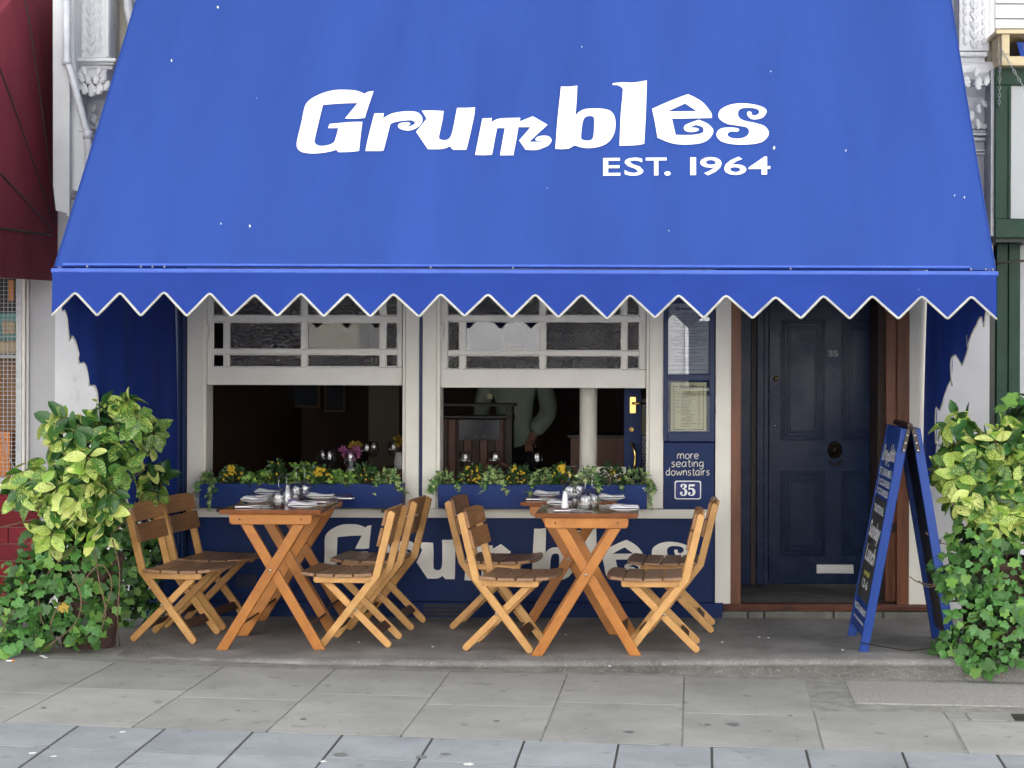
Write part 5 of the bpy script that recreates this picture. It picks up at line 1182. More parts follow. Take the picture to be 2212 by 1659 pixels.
chairs = [  # near side front foot, near side rear foot, side (+1 faces right, -1 faces left)
    ((-2.575, yy(9.60)), (-2.935, yy(9.65)), 1, 'folding chair nearest the left bush, front left of the left tables'),
    ((-2.53, yy(10.07)), (-2.89, yy(10.13)), 1, 'folding chair behind the leftmost one, close to the navy wall'),
    ((-1.84, yy(9.49)), (-1.487, yy(9.47)), -1, 'folding chair facing left, front right side of the left tables'),
    ((-1.80, yy(10.10)), (-1.44, yy(10.06)), -1, 'folding chair facing left beside the window post, rear right of the left tables'),
    ((-.703, yy(9.33)), (-1.065, yy(9.38)), 1, 'folding chair facing right, front left side of the right tables'),
    ((-.86, yy(10.06)), (-1.22, yy(10.10)), 1, 'folding chair facing right, hidden behind the front left chair of the right tables'),
    ((-.165, yy(9.35)), (.205, yy(9.34)), -1, 'folding chair facing left, front right side of the right tables'),
    ((-.07, yy(10.02)), (.29, yy(10.0)), -1, 'folding chair facing left below the number plate, rear right of the right tables')]
ch0 = make_chair(chairs[0][3])
for i, (fr, re, side, lb) in enumerate(chairs):
    o = ch0 if i == 0 else copy_tree(ch0); o['label'] = lb; place(o, fr, re, side)

# ================================================================== folding tables
def make_table(label):
    t = thing('folding_table', label, 'table', group='varnished folding tables'); W, D, H = .275, .262, .757
    mb = MB(); prof = [(-W, H - .006), (-W + .006, H), (W - .006, H), (W, H - .006), (W - .003, H - .020), (W - .010, H - .024), (-W + .010, H - .024), (-W + .003, H - .020)]
    part('table_top', MB().prism(prof, 'y', -D, D), 'table_top', t, bevel=.003, loc=(0, 0, 0))
    for s in (-1, 1):
        y0, y1 = sorted((s * (D - .012), s * (D - .036)))
        x = .222; pts = [(-x, H - .025), (-x, H - .055)] + [(-x + .022 - .022 * math.cos(a), H - .06 - .02 * math.sin(a)) for a in [math.pi / 8 * k for k in range(1, 5)]] + [(x - .022 + .022 * math.sin(a), H - .06 - .02 * math.cos(a)) for a in [math.pi / 8 * k for k in range(0, 4)]] + [(x, H - .055), (x, H - .025)]
        part('apron_rail', MB().prism(pts, 'y', y0, y1), 'table_wood', t, bevel=.003, loc=(0, 0, 0))
        for xx in (-.165, .165): part('screw_head', MB().lathe([(0, .003), (.004, .002), (.005, 0)], (xx, y0 if s < 0 else y1 + .003, H - .052), 8, axis='y'), 'black_metal', t, True, loc=(0, 0, 0))
        for k, (xt, xb, off) in enumerate(((.152, -.262, .002), (-.152, .262, .031))):
            a, b = sorted((s * (D - off), s * (D - off - .027))); zt_ = H - .085 if k == 0 else H - .03; xt2 = xt * (1.0 if k == 0 else 1.09)
            if k == 0: a, b = sorted((s * (D - .010), s * (D - .037))); zt_ = H - .082
            dx = .031; m = MB().prism([(xt2 - dx, zt_), (xt2 + dx, zt_), (xb + dx, .0), (xb - dx, .0)], 'y', a, b)
            part('table_leg', m, 'table_wood', t, bevel=.004, loc=(0, 0, 0))
        part('pivot_bolt', MB().lathe([(0, .004), (.006, .003), (.008, 0)], (0, s * (D - .010) + (0 if s < 0 else .004), .43), 10, axis='y'), 'steel', t, True, loc=(0, 0, 0))
    for (sx, off) in ((-1, .037), (1, .058)):
        x = sx * .262; z = .115; xx = x * (1 - z / .675) + (-x / .262 * .152) * (z / .675)
        m = MB().prism([(xx - .026, z - .012), (xx - .020, z - .02), (xx + .026, z + .014), (xx + .020, z + .022)], 'y', -(D - off), D - off); part('stretcher', m, 'stretcher_wood', t, bevel=.002, loc=(0, 0, 0))
    # hidden rails under the top
    for s in (-1, 1): part('top_rail', MB().box(s * .2 - .018, s * .2 + .018, -D + .04, D - .04, H - .05, H - .0245), 'table_wood', t, bevel=.002, loc=(0, 0, 0))
    return t
tables = [((-2.103, yy(9.37) + .265), 'folding table at the front left with plates and upturned glasses', 0), ((-2.128, yy(9.925) + .265), 'folding table pushed behind the front left one against the window box', .5),
          ((-.397, yy(9.22) + .265), 'folding table at the front right with salt shaker and upturned glasses', 0), ((-.525, yy(9.90) + .265), 'folding table set back to the left behind the front right one', -.5)]
tb0 = make_table(tables[0][1]); TB = []
for i, (p, lb, rz) in enumerate(tables):
    o = tb0 if i == 0 else copy_tree(tb0); o['label'] = lb; o.location = (p[0], p[1], 0); o.rotation_euler = (0, 0, R(rz)); TB.append(o)

# ---- things laid on the tables
TZ = .7575
def wine_glass(p, label, up=False, s=1.0, grp='upturned wine glasses on the outside tables'):
    """upturned: rim on the table, foot in the air"""
    t = thing('wine_glass', label, 'glass', loc=p, group=grp); H = .168
    o = [(.0305, 0), (.0355, .025), (.0375, .05), (.034, .072), (.022, .092), (.007, .103), (.0042, .110), (.0036, .135), (.0042, .158), (.010, .164), (.031, .1672), (.031, .1690), (.0, .1698)]
    i = [(.0, .094), (.008, .0935), (.0205, .086), (.0325, .069), (.0358, .05), (.034, .025), (.0290, 0)]
    prof = [(r * s, z * s) for r, z in o]; inner = [(r * s, z * s) for r, z in i]
    pr_ = inner + prof           # closed shell from the bowl's inside over the rim to the foot
    if up: pr_ = [(r, H * s - z + .0018) for r, z in reversed(pr_)]
    mb = MB(); n = 28; k = len(pr_)
    for (r, z) in pr_:
        for j in range(n): a = 2 * math.pi * j / n; mb.v.append((r * math.cos(a), r * math.sin(a), z))
    for q in range(k - 1):
        for j in range(n): mb.f.append((q * n + j, q * n + (j + 1) % n, (q + 1) * n + (j + 1) % n, (q + 1) * n + j))
    ob = part('glass_body', mb, 'glass', t, True, loc=(0, 0, 0), weld=True); return t
def plate(p, r, label, name='side_plate'):
    t = thing(name, label, 'plate', loc=p, group='white plates laid on the outside tables')
    part('dish', MB().lathe([(r * .55, 0), (r * .58, .004), (r * .62, .004), (r, .014), (r, .0165), (r * .62, .007), (0, .006)], (0, 0, 0), 36), 'china', t, True, loc=(0, 0, 0)); return t
def napkin(p, w, dpt, rz, label, h=.014):
    mb = MB(); rng = random.Random(int(p.x * 1000)); n = 14
    for lay in range(3):
        zo = .003 + lay * h / 3; mb.grid(lambda u, v: ((u - .5) * w * (1 - .06 * lay) + .004 * lay, (v - .5) * dpt * (1 - .1 * lay), zo + .005 * math.sin(u * 3.0 + lay) + .006 * abs(u - .5) * 2 + .002 * math.sin(v * 9 + lay)), n, 6)
        mb.grid(lambda u, v: ((u - .5) * w * (1 - .06 * lay) + .004 * lay, (-.5) * dpt * (1 - .1 * lay), zo + .005 * math.sin(u * 3.0 + lay) + .006 * abs(u - .5) * 2 - .003 * v), n, 1)
    o = part('folded_napkin', mb, 'napkin', None, True, loc=p, rot=(0, 0, rz)); tag(o, label, 'napkin', 'folded white napkins on the plates'); return o
def knife(p, rz, label):
    t = thing('table_knife', label, 'knife', loc=p, rz=rz, group='knives laid on the outside tables')
    part('blade', MB().prism([(0, -.008), (.10, -.009), (.118, .004), (0, .008)], 'z', .0045, .0060), 'steel', t, loc=(0, 0, 0), bevel=.0005)
    part('handle', MB().tube([(0, 0, .006), (-.02, 0, .007), (-.09, 0, .007), (-.096, 0, .007)], [.004, .006, .008, .005], 8), 'steel', t, True, loc=(0, 0, 0)); return t
def fork(p, rz, label):
    t = thing('table_fork', label, 'fork', loc=p, rz=rz, group='forks laid on the outside tables')
    part('handle', MB().tube([(-.10, 0, .003), (-.06, 0, .005), (.0, 0, .010), (.035, 0, .009)], [.006, .005, .003, .004], 8), 'steel', t, True, loc=(0, 0, 0))
    pr_ = [part('prong', MB().tube([(.032, y * .6, .008), (.045, y, .006), (.085, y, .011)], [.003, .002, .0012], 6), 'steel', t, True, loc=(0, 0, 0)) for y in (-.009, -.003, .003, .009)]; return t
def salt(p, label, name='salt_shaker'):
    t = thing(name, label, 'shaker', loc=p); part('body', MB().lathe([(.022, 0), (.021, .01), (.013, .075), (.012, .082), (0, .082)], (0, 0, 0), 20), 'china', t, True, loc=(0, 0, 0))
    part('cap', MB().lathe([(.0125, .082), (.013, .086), (.012, .094), (.006, .101), (0, .103)], (0, 0, 0), 20), 'steel', t, True, loc=(0, 0, 0)); return t
def mill(p, label):
    t = thing('pepper_mill', label, 'mill', loc=p)
    part('clear_body', MB().lathe([(.021, 0), (.021, .052), (.017, .056), (.017, .062), (.022, .07), (.019, .082), (.008, .086), (0, .086)], (0, 0, 0), 22), 'glass', t, True, loc=(0, 0, 0))
    part('peppercorns', MB().lathe([(.016, .003), (.016, .042), (0, .042)], (0, 0, 0), 16), 'pepper', t, True, loc=(0, 0, 0))
    part('steel_knob', MB().lathe([(.004, .086), (.007, .091), (.004, .097), (0, .098)], (0, 0, 0), 14), 'steel', t, True, loc=(0, 0, 0)); return t
def tpos(px, d): v = at(px, 1100, d); return Vector((v.x, v.y, TZ))
def setting(side, px, d, where, rz=0):
    """one place setting: plate with napkin, knife and fork; px = plate middle"""
    p = tpos(px, d); plate(p, .083, 'side plate ' + where); napkin(p + Vector((0, 0, .015)), .15, .09, rz, 'folded napkin on the plate ' + where)
def set_cut(px, d, where, flip):
    p = tpos(px, d); z = Vector((0, 0, 0))
    knife(p, math.pi if flip else 0, 'knife lying ' + where); fork(p + Vector((.0, .05, 0)), (math.pi if flip else 0) + .12, 'fork lying ' + where)
# front left table
setting(1, 655, 9.50, 'at the front right corner of the front left table', .1); setting(0, 553, 9.82, 'at the rear left corner of the front left table', -.1)
set_cut(545, 9.46, 'at the front left edge of the front left table', False); set_cut(668, 9.78, 'at the rear right edge of the front left table', True)
wine_glass(tpos(602, 9.56), 'upturned wine glass on the front left table, the left one of its pair'); wine_glass(tpos(619, 9.68), 'upturned wine glass on the front left table, the right one of its pair')
# rear left table
setting(1, 693, 10.06, 'at the right of the rear left table', .05); setting(0, 580, 10.34, 'at the far left of the rear left table'); set_cut(725, 10.02, 'beside the right plate of the rear left table', True)
wine_glass(tpos(640, 10.08), 'upturned wine glass on the rear left table, the left one of its pair', s=1.08); wine_glass(tpos(658, 10.14), 'upturned wine glass on the rear left table, the right one of its pair', s=1.1)
set_cut(575, 10.16, 'at the left of the rear left table', False)
salt(tpos(621, 9.86), 'white salt shaker behind the glasses on the front left table'); mill(tpos(638, 9.80), 'clear pepper mill right of the glasses on the front left table')
cd = thing('tealight_holder', 'small purple glass tealight holder on the front left table', 'candle', loc=tpos(632, 9.70)); part('holder', MB().lathe([(.022, 0), (.024, .03), (.022, .03), (.018, .004), (0, .004)], (0, 0, 0), 20), 'purple_wax', cd, True, loc=(0, 0, 0))
# front right table
setting(1, 1348, 9.36, 'at the front right corner of the front right table', .1); setting(0, 1213, 9.66, 'at the rear left corner of the front right table', -.08)
set_cut(1235, 9.30, 'at the front left edge of the front right table', False); set_cut(1340, 9.62, 'at the rear right edge of the front right table', True)
wine_glass(tpos(1264, 9.42), 'upturned wine glass on the front right table, the left one of its pair', s=1.08); wine_glass(tpos(1279, 9.52), 'upturned wine glass on the front right table, the right one of its pair', s=1.08)
salt(tpos(1220.5, 9.52), 'white salt shaker on the front right table'); mill(tpos(1241, 9.60), 'clear pepper mill between salt and glasses on the front right table')
# rear right table
setting(0, 1181, 10.28, 'at the far left of the rear right table'); setting(1, 1320, 10.05, 'at the right of the rear right table', .04); set_cut(1172, 10.0, 'at the front left edge of the rear right table', False)
wine_glass(tpos(1230, 10.06), 'upturned wine glass on the rear right table, the left one of its pair', s=1.15); wine_glass(tpos(1249, 10.14), 'upturned wine glass on the rear right table, the right one of its pair', s=1.15)

# ================================================================== tables, glasses and people inside
def indoor_table(px0, px1, d0, d1, label):
    a, b = at(px0, 1030, d0), at(px1, 1030, d0); z = .762; t = thing('dining_table', label, 'table', loc=((a.x + b.x) / 2, (d0 + d1) / 2 - FD, 0), group='dining tables inside the window')
    box('table_top', a.x, b.x, d0 - FD, d1 - FD, z - .025, z, 'wood_frame', t, .004)
    for x in (a.x + .05, b.x - .05):
        for y in (d0 - FD + .05, d1 - FD - .05): box('table_leg', x - .02, x + .02, y - .02, y + .02, 0, z - .026, 'room_wood', t, .002)
    return z
zt1 = indoor_table(655, 815, 11.35, 12.0, 'dining table inside the left window under the pink flowers'); indoor_table(800, 905, 12.3, 12.9, 'dining table inside, farther back at the right of the left window')
indoor_table(968, 1220, 11.2, 11.85, 'dining table inside the right window')
def ipos(px, d): v = at(px, 1000, d); return Vector((v.x, v.y, .763))
for (px, d, lb) in ((698, 11.6, 'first upright wine glass inside the left window'), (712, 11.55, 'second upright wine glass inside the left window'), (757, 11.42, 'upright wine glass before the pink flowers'), (792, 12.5, 'small upright glass on the farther table inside'), (806, 12.6, 'small upright glass right beside another on the farther table inside'), (850, 12.6, 'upright glass at the right edge inside the left window'),
                   (1004, 11.4, 'upright wine glass inside the right window behind the left yellow plant'), (1069, 11.45, 'upright wine glass before the arched chair back inside'), (1160, 11.45, 'upright wine glass inside the right window before the waiter')):
    g = wine_glass(ipos(px, d), lb, up=True, s=1.15, grp='upright wine glasses on the indoor tables')
for (px, d, lb) in ((742, 11.55, 'plate with napkin inside the left window'), (685, 11.7, 'plate beside the wine glasses inside the left window'), (1045, 11.5, 'plate inside the right window'), (1110, 11.5, 'plate right of the arched chair inside the right window')):
    plate(ipos(px, d), .09, lb, 'dinner_plate')['group'] = 'plates on the indoor tables'
vz = thing('flower_vase', 'white vase with pink and yellow flowers inside the left window', 'vase', loc=ipos(758, 11.5))
part('vase_body', MB().lathe([(.03, 0), (.038, .02), (.036, .05), (.018, .08), (.016, .12), (.02, .13)], (0, 0, 0), 20), 'china', vz, True, loc=(0, 0, 0))
def blossom(c, r, m, parent, seed, n=26):
    rng = random.Random(seed); mb = MB()
    for k in range(n): add_leaf(mb, Vector(c) + rand_dir(rng, Vector(), 1) * r * .15, rand_dir(rng, Vector((0, -.3, .2)), .9), rand_dir(rng), r, 'small', .15)
    return part('blossom', mb, m, parent, True, loc=(0, 0, 0))
for k, (c, r, m) in enumerate((((-.02, 0, .17), .045, 'petal_pink'), ((.02, -.01, .155), .045, 'petal_pink'), ((-.055, 0, .19), .035, 'petal_pink'), ((.04, 0, .19), .04, 'petal_pink'), ((.01, .02, .225), .035, 'petal_dull'), ((.045, .02, .225), .035, 'petal_dull'))): blossom(c, r, m, vz, k)
part('stalks', MB().tube([(0, 0, .05), (0, 0, .16)], .006, 6), 'box_dark_leaf', vz, loc=(0, 0, 0))
v2 = thing('flower_vase', 'pale vase with yellow flowers at the right edge inside the left window', 'vase', loc=ipos(861, 12.55)); part('vase_body', MB().lathe([(.03, 0), (.035, .05), (.02, .12)], (0, 0, 0), 16), 'china', v2, True, loc=(0, 0, 0)); blossom((0, 0, .2), .05, 'petal_dull', v2, 9)
# bentwood chair back inside
bc = thing('bentwood_chair', 'bentwood chair with an arched back inside the right window', 'chair', loc=(at(1072, 1000, 12.0).x, 12.0 - FD, 0))
cx_, cy_ = bc.location.x, bc.location.y
part('arched_back', MB().tube([(.19 * math.cos(a), 0, .45 + .40 * math.sin(a) ** .8) for a in [math.pi * k / 16 for k in range(17)]], .014, 8), 'room_wood', bc, True, loc=(0, 0, 0))
for x in (-.09, -.03, .03, .09): part('back_spindle', MB().tube([(x, 0, .45), (x, 0, .45 + .40 * math.sqrt(1 - (x / .19) ** 2) ** .8)], .006, 6), 'room_wood', bc, True, loc=(0, 0, 0))
part('seat', MB().lathe([(.20, .43), (.21, .44), (.20, .455), (0, .455)], (0, .18, 0), 24), 'room_wood', bc, True, loc=(0, 0, 0))
for x, y in ((-.15, .02), (.15, .02), (-.15, .33), (.15, .33)): part('chair_leg', MB().tube([(x, y, 0), (x * .9, y, .44)], .013, 8), 'room_wood', bc, True, loc=(0, 0, 0))
# the waiter, turned away, arm bent; one continuous skinned body
def skin_body(name, joints, edges, material, parent, root=0, sub=2):
    me = bpy.data.meshes.new(name); me.from_pydata([j[:3] for j in joints], edges, []); me.update(); me.materials.append(M[material])
    o = link(name, me, parent, loc=(0, 0, 0)); sk = o.modifiers.new('skin', 'SKIN')
    for i, j in enumerate(joints): me.skin_vertices[0].data[i].radius = (j[3], j[4] if len(j) > 4 else j[3]); me.skin_vertices[0].data[i].use_root = (i == root)
    s = o.modifiers.new('sub', 'SUBSURF'); s.levels = sub; s.render_levels = sub
    me.polygons.foreach_set('use_smooth', [True] * len(me.polygons)); sk.use_smooth_shade = True
    return o
wt = thing('person', 'waiter in a loose pale shirt and dark trousers standing inside the right window', 'person', loc=(at(1112, 900, 13.3).x, 13.3 - FD, 0))
J = [(0, 0, .92, .10, .08), (0, 0, 1.15, .10, .08), (0, 0, 1.38, .12, .08), (0, 0, 1.50, .06, .055), (0, -.01, 1.58, .05), (0, -.02, 1.68, .085, .095), (0, -.02, 1.76, .07, .08),
     (-.19, 0, 1.42, .058), (-.24, .02, 1.15, .042), (-.20, -.10, .93, .032), (-.19, -.16, .86, .03),
     (.19, 0, 1.42, .058), (.26, -.04, 1.16, .045), (.16, -.14, .98, .034), (.12, -.12, .93, .03),
     (-.09, 0, .86, .085), (-.10, 0, .48, .058), (-.10, .02, .10, .04), (-.10, -.10, .04, .035), (.09, 0, .86, .085), (.10, 0, .48, .058), (.10, .02, .10, .04), (.10, -.10, .04, .035)]
E = [(0, 1), (1, 2), (2, 3), (3, 4), (4, 5), (5, 6), (2, 7), (7, 8), (8, 9), (9, 10), (2, 11), (11, 12), (12, 13), (13, 14), (0, 15), (15, 16), (16, 17), (17, 18), (0, 19), (19, 20), (20, 21), (21, 22)]
skin_body('body', J, E, 'skin', wt)
SJ = [(0, .0, .84, .185, .16), (0, .0, .96, .175, .15), (0, 0, 1.14, .14, .12), (0, 0, 1.38, .165, .12), (0, 0, 1.465, .10, .08), (-.20, 0, 1.43, .08), (-.26, .02, 1.15, .066), (-.225, -.08, 1.0, .06), (.20, 0, 1.43, .08), (.275, -.06, 1.15, .075), (.15, -.17, .99, .07)]
skin_body('shirt', SJ, [(0, 1), (1, 2), (2, 3), (3, 4), (3, 5), (5, 6), (6, 7), (3, 8), (8, 9), (9, 10)], 'shirt', wt)
TJ = [(0, 0, .90, .15, .12), (-.09, 0, .84, .10), (-.10, 0, .48, .075), (-.10, .01, .10, .065), (.09, 0, .84, .10), (.10, 0, .48, .075), (.10, .01, .10, .065)]
skin_body('trousers', TJ, [(0, 1), (1, 2), (2, 3), (0, 4), (4, 5), (5, 6)], 'trousers', wt)
part('hair', MB().lathe([(.0, .1), (.05, .09), (.085, .05), (.092, .0), (.085, -.05), (.05, -.08)], (0, -.035, 1.725), 16), 'hair', wt, True, loc=(0, 0, 0))
for s in (-1, 1):
    hx, hy, hz = (-.19, -.16, .86) if s < 0 else (.12, -.12, .93)
    for f_ in range(4):
        part('finger', MB().tube([(hx + (f_ - 1.5) * .014, hy, hz), (hx + (f_ - 1.5) * .015, hy - .03, hz - .05), (hx + (f_ - 1.5) * .015, hy - .02, hz - .085 + .006 * abs(f_ - 1.5))], [.009, .008, .006], 6), 'skin', wt, True, loc=(0, 0, 0))
    part('thumb', MB().tube([(hx + .02, hy, hz + .01), (hx + .045, hy - .02, hz - .02), (hx + .05, hy - .025, hz - .045)], [.01, .009, .007], 6), 'skin', wt, True, loc=(0, 0, 0))

# ================================================================== A-board
ab = thing('a_board', 'blue folding pavement sign with chalk lettering beside the panelled door', 'sign', loc=(1.32, -.9, 0))
Rn, Rf = Vector((1.342, yy(9.40), 1.205)), Vector((1.336, yy(9.96), 1.205))       # ridge, near and far end
Fn, Ff = Vector((1.068, yy(9.40), 0)), Vector((1.062, yy(9.96), 0)); Gn, Gf = Vector((1.588, yy(9.33), 0)), Vector((1.58, yy(9.89), 0))
def slab_between(a, b, c, d, th, name, m, parent=ab, bev=.003):
    """a-b top edge, d-c bottom edge (quad a b c d), thickness th to one side"""
    n = (b - a).cross(d - a).normalized() * th; mb = MB().add([a, b, c, d, a + n, b + n, c + n, d + n], [(0, 1, 2, 3), (7, 6, 5, 4), (0, 4, 5, 1), (1, 5, 6, 2), (2, 6, 7, 3), (3, 7, 4, 0)]); return part(name, mb, m, parent, bevel=bev)
def leafboard(A_, B_, Bf, Af, printed):
    """A_ near top, Af far top, B_ near foot, Bf far foot"""
    L = lambda t, s: (A_.lerp(B_, t)).lerp(Af.lerp(Bf, t), s)     # t down, s across (0 near, 1 far)
    n = (Af - A_).cross(B_ - A_).normalized()
    if (n.x < 0) != (B_.x < 1.3): n = -n      # outward
    th = .028
    def bx(t0, t1, s0, s1, th0, th1, name, m, bev=.002):
        c = [L(t0, s0), L(t0, s1), L(t1, s1), L(t1, s0)]; mb = MB().add([p + n * th0 for p in c] + [p + n * th1 for p in c], [(0, 1, 2, 3), (7, 6, 5, 4), (0, 4, 5, 1), (1, 5, 6, 2), (2, 6, 7, 3), (3, 7, 4, 0)]); return part(name, mb, m, ab, bevel=bev)
    sw = .055
    bx(0, 1, 0, sw, -.048, .0, 'side_rail', 'board_blue'); bx(0, 1, 1 - sw, 1, -.048, .0, 'side_rail', 'board_blue')
    bx(0, .06, sw, 1 - sw, -.04, -.002, 'top_rail', 'board_blue'); bx(.05, .94, sw, 1 - sw, -.016, -.008, 'board_panel', 'board_blue' if printed else 'dark_green')
    if not printed: bx(.06, .94, sw, 1 - sw, -.022, -.0162, 'board_back', 'room_dark')
    if printed:
        bx(.335, .80, sw, 1 - sw, -.0079, -.0055, 'chalkboard', 'chalkboard', 0)
        up = (A_ - B_).normalized()
        def txt(s, t, cap, m, width=None, off=.02, shear=0):
            # the reader's left is the far side: x runs from far to near
            raw = font_mesh(s, lambda a, b: (a, b, 0), 1, off, 'LEFT', shear); xs = [v[0] for v in raw.v]; x0, x1 = min(xs), max(xs); Wd = .56 * (width or .8); k = Wd / (x1 - x0)
            ctr = L(t, .5); ax = (A_ - Af).normalized(); nn = n
            mb = MB(); mb.add([ctr + ax * ((v[0] - (x0 + x1) / 2) * k) + up * (v[1] / .7 * cap) + nn * -.0035 for v in raw.v], raw.f); tag(part('board_lettering', mb, m, ab), kind='stuff')
        mb = MB(); ax = (A_ - Af).normalized(); c0 = L(.125, .5)
        for ch in 'Grumbles':
            g = flat(glyph_D(ch), lambda x, y: c0 + ax * ((x - 1151) * .00046) + up * (-(y - 258) * .0007) + n * -.0035); mb.add(g.v, g.f)
        tag(part('board_lettering', mb, 'enamel_white', ab), kind='stuff')
        txt('EST 1964', .185, .018, 'chalk', .3); txt('SET LUNCH MENU', .23, .040, 'chalk', .85); txt('2 COURSES', .275, .034, 'chalk', .8); txt('3 COURSES', .318, .034, 'chalk', .8)
        txt('TRADITIONAL', .40, .04, 'chalk', .7, .03); txt('Sunday', .515, .085, 'enamel_white', .78, .04, .2); txt('Lunch', .625, .085, 'enamel_white', .68, .04, .2); txt('served', .69, .035, 'chalk_yellow', .4, .03, .2); txt('12-6', .745, .045, 'chalk', .4, .03)
        txt('RESTAURANT', .855, .034, 'chalk', .85); txt('open lunch and dinner', .895, .02, 'chalk', .75)
leafboard(Rn + Vector((-.052, 0, 0)), Fn, Ff, Rf + Vector((-.052, 0, 0)), True); leafboard(Rn + Vector((.052, 0, 0)), Gn, Gf, Rf + Vector((.052, 0, 0)), False)
part('ridge_cap', MB().box(0, 1, 0, 1, 0, 1), 'wood_frame', ab); bpy.data.objects.remove(bpy.data.objects['ridge_cap'])
part('ridge_cap', MB().tube([Rf + Vector((0, 0, .012)), Rn + Vector((0, .03, .012))], .016, 8), 'wood_frame_dark', ab)
for sx, Fe in ((-1, Fn), (1, Gn)):          # steel hinge straps with rivets on the near edge
    d_ = (Fe - Rn).normalized(); a = Rn + Vector((sx * .012, -.014, .0)); b = a + d_ * .13; w = Vector((.011, 0, .003)); mb = MB()
    mb.add([a - w, a + w, b + w, b - w, a - w + Vector((0, .005, 0)), a + w + Vector((0, .005, 0)), b + w + Vector((0, .005, 0)), b - w + Vector((0, .005, 0))], [(0, 3, 2, 1), (4, 5, 6, 7), (0, 1, 5, 4), (1, 2, 6, 5), (2, 3, 7, 6), (3, 0, 4, 7)])
    part('hinge_strap', mb, 'black_metal', ab)
    for t in (.3, .62, .93): part('rivet', MB().lathe([(0, .003), (.004, .002), (.004, 0)], a.lerp(b, t) + Vector((0, -.0, 0)), 8, axis='y'), 'steel', ab)
part('hinge_pin', MB().lathe([(0, .008), (.010, .006), (.012, 0)], Rn + Vector((0, -.016, -.0)), 12, axis='y'), 'black_metal', ab, True)
part('stay_chain', MB().tube([Fn.lerp(Rn, .04), Fn.lerp(Gn, .5) + Vector((0, 0, .012)), Gn.lerp(Rn, .04)], .0035, 6), 'old_brass', ab)

# ================================================================== bushes
def px_blob(cx, cy, rx, ry, d, dr=.22): p = at(cx, cy, d); return (p, rx * d / FPX, dr, ry * d / FPX)
def laurel_mesh(var):
    rng = random.Random(var); n = 7; vs = []; wid = [.04, .19, .265, .275, .23, .135, .0]; ser = [0, 0, .0, .02, .04, .03, 0]
    bend = rng.uniform(.10, .30); tw = rng.uniform(-.15, .15)
    for i in range(n):
        y = i / (n - 1); w = wid[i] * rng.uniform(.92, 1.08); dz = -bend * y * y
        vs += [(-w - (ser[i] if i % 2 else 0), y, dz + w * .22 + tw * y * w), (-w * .5, y, dz + w * .05), (0, y, dz - .03 * math.sin(math.pi * y)), (w * .5, y, dz + w * .05), (w + (ser[i] if i % 2 else 0), y, dz + w * .22 - tw * y * w)]
    fs = []
    for i in range(n - 1):
        for j in range(4): a = i * 5 + j; fs.append((a, a + 1, a + 6, a + 5))
    return vs, fs
def make_leaf_meshes(name, mats, gen, nvar):
    out = {}
    for m in mats:
        out[m] = []
        for v in range(nvar):
            vs, fs = gen(v); mb = MB().add(vs, fs); out[m].append(mb.mesh(name, m, True))
    return out
LM = make_leaf_meshes('leaf', ['laurel_green', 'laurel_lime', 'laurel_pale', 'laurel_deep'], laurel_mesh, 4)
def ivy_gen(v):
    rng = random.Random(50 + v); pts = [(0, .02), (.20, -.14), (.44, -.06), (.50, .16), (.40, .32), (.50, .60), (.24, .66), (.0, 1.0), (-.24, .66), (-.50, .60), (-.40, .32), (-.50, .16), (-.44, -.06), (-.20, -.14)]
    pts = [(x * rng.uniform(.9, 1.1), y * rng.uniform(.95, 1.05)) for x, y in pts]; cup = rng.uniform(-.05, .22)
    vs = [(0, .30, .02)] + [(x, y, -cup * (abs(x) + .3 * max(0, y - .5)) + .03 * math.sin(i * 2.1)) for i, (x, y) in enumerate(pts)]; n = len(pts)
    return vs, [(0, 1 + i, 1 + (i + 1) % n) for i in range(n)]
IM = make_leaf_meshes('leaf', ['ivy_leaf', 'ivy_leaf_young', 'ivy_leaf_yellow'], ivy_gen, 4)
def put_leaf(me, parent, p, tip, normal, size, name='leaf'):
    t = tip.normalized(); nn = normal - t * normal.dot(t)
    nn = nn.normalized() if nn.length > 1e-3 else t.orthogonal().normalized(); s = t.cross(nn)
    o = bpy.data.objects.new(name, me); C.objects.link(o); o.parent = parent
    mm = Matrix((s, t, nn)).transposed().to_4x4(); mm.translation = p - parent.location; o.matrix_local = mm @ Matrix.Scale(size, 4); return o
def sample_blob(rng, b, shell=(.72, 1.0), front=True):
    c, rx, ry, rz = b
    while True:
        v = Vector((rng.gauss(0, 1), rng.gauss(0, 1), rng.gauss(0, 1))).normalized()
        if front and v.y > .15: v.y = -v.y
        if v.z < -.75: continue
        r = rng.uniform(*shell); return Vector((c.x + v.x * rx * r, c.y + v.y * ry * r, c.z + v.z * rz * r)), v
def inner_fill(name, parent, blobs, n, size, material, rng, gen, r0=.2, r1=.8):
    mb = MB(); w = [b[1] * b[3] for b in blobs]
    for k in range(n):
        b = rng.choices(blobs, w)[0]; p, v = sample_blob(rng, b, (r0, r1), False); vs, fs = gen(k % 4); t = rand_dir(rng, Vector((0, -.2, -.2)), 1); nn = rand_dir(rng, Vector((0, -.5, .4)), 1)
        nn = (nn - t * nn.dot(t)).normalized(); s = t.cross(nn); sz = size * rng.uniform(.7, 1.2)
        mb.add([p + (s * a + t * c_ + nn * d_) * sz for a, c_, d_ in vs], fs)
    return tag(part(name, mb, material, parent, True), kind='stuff')
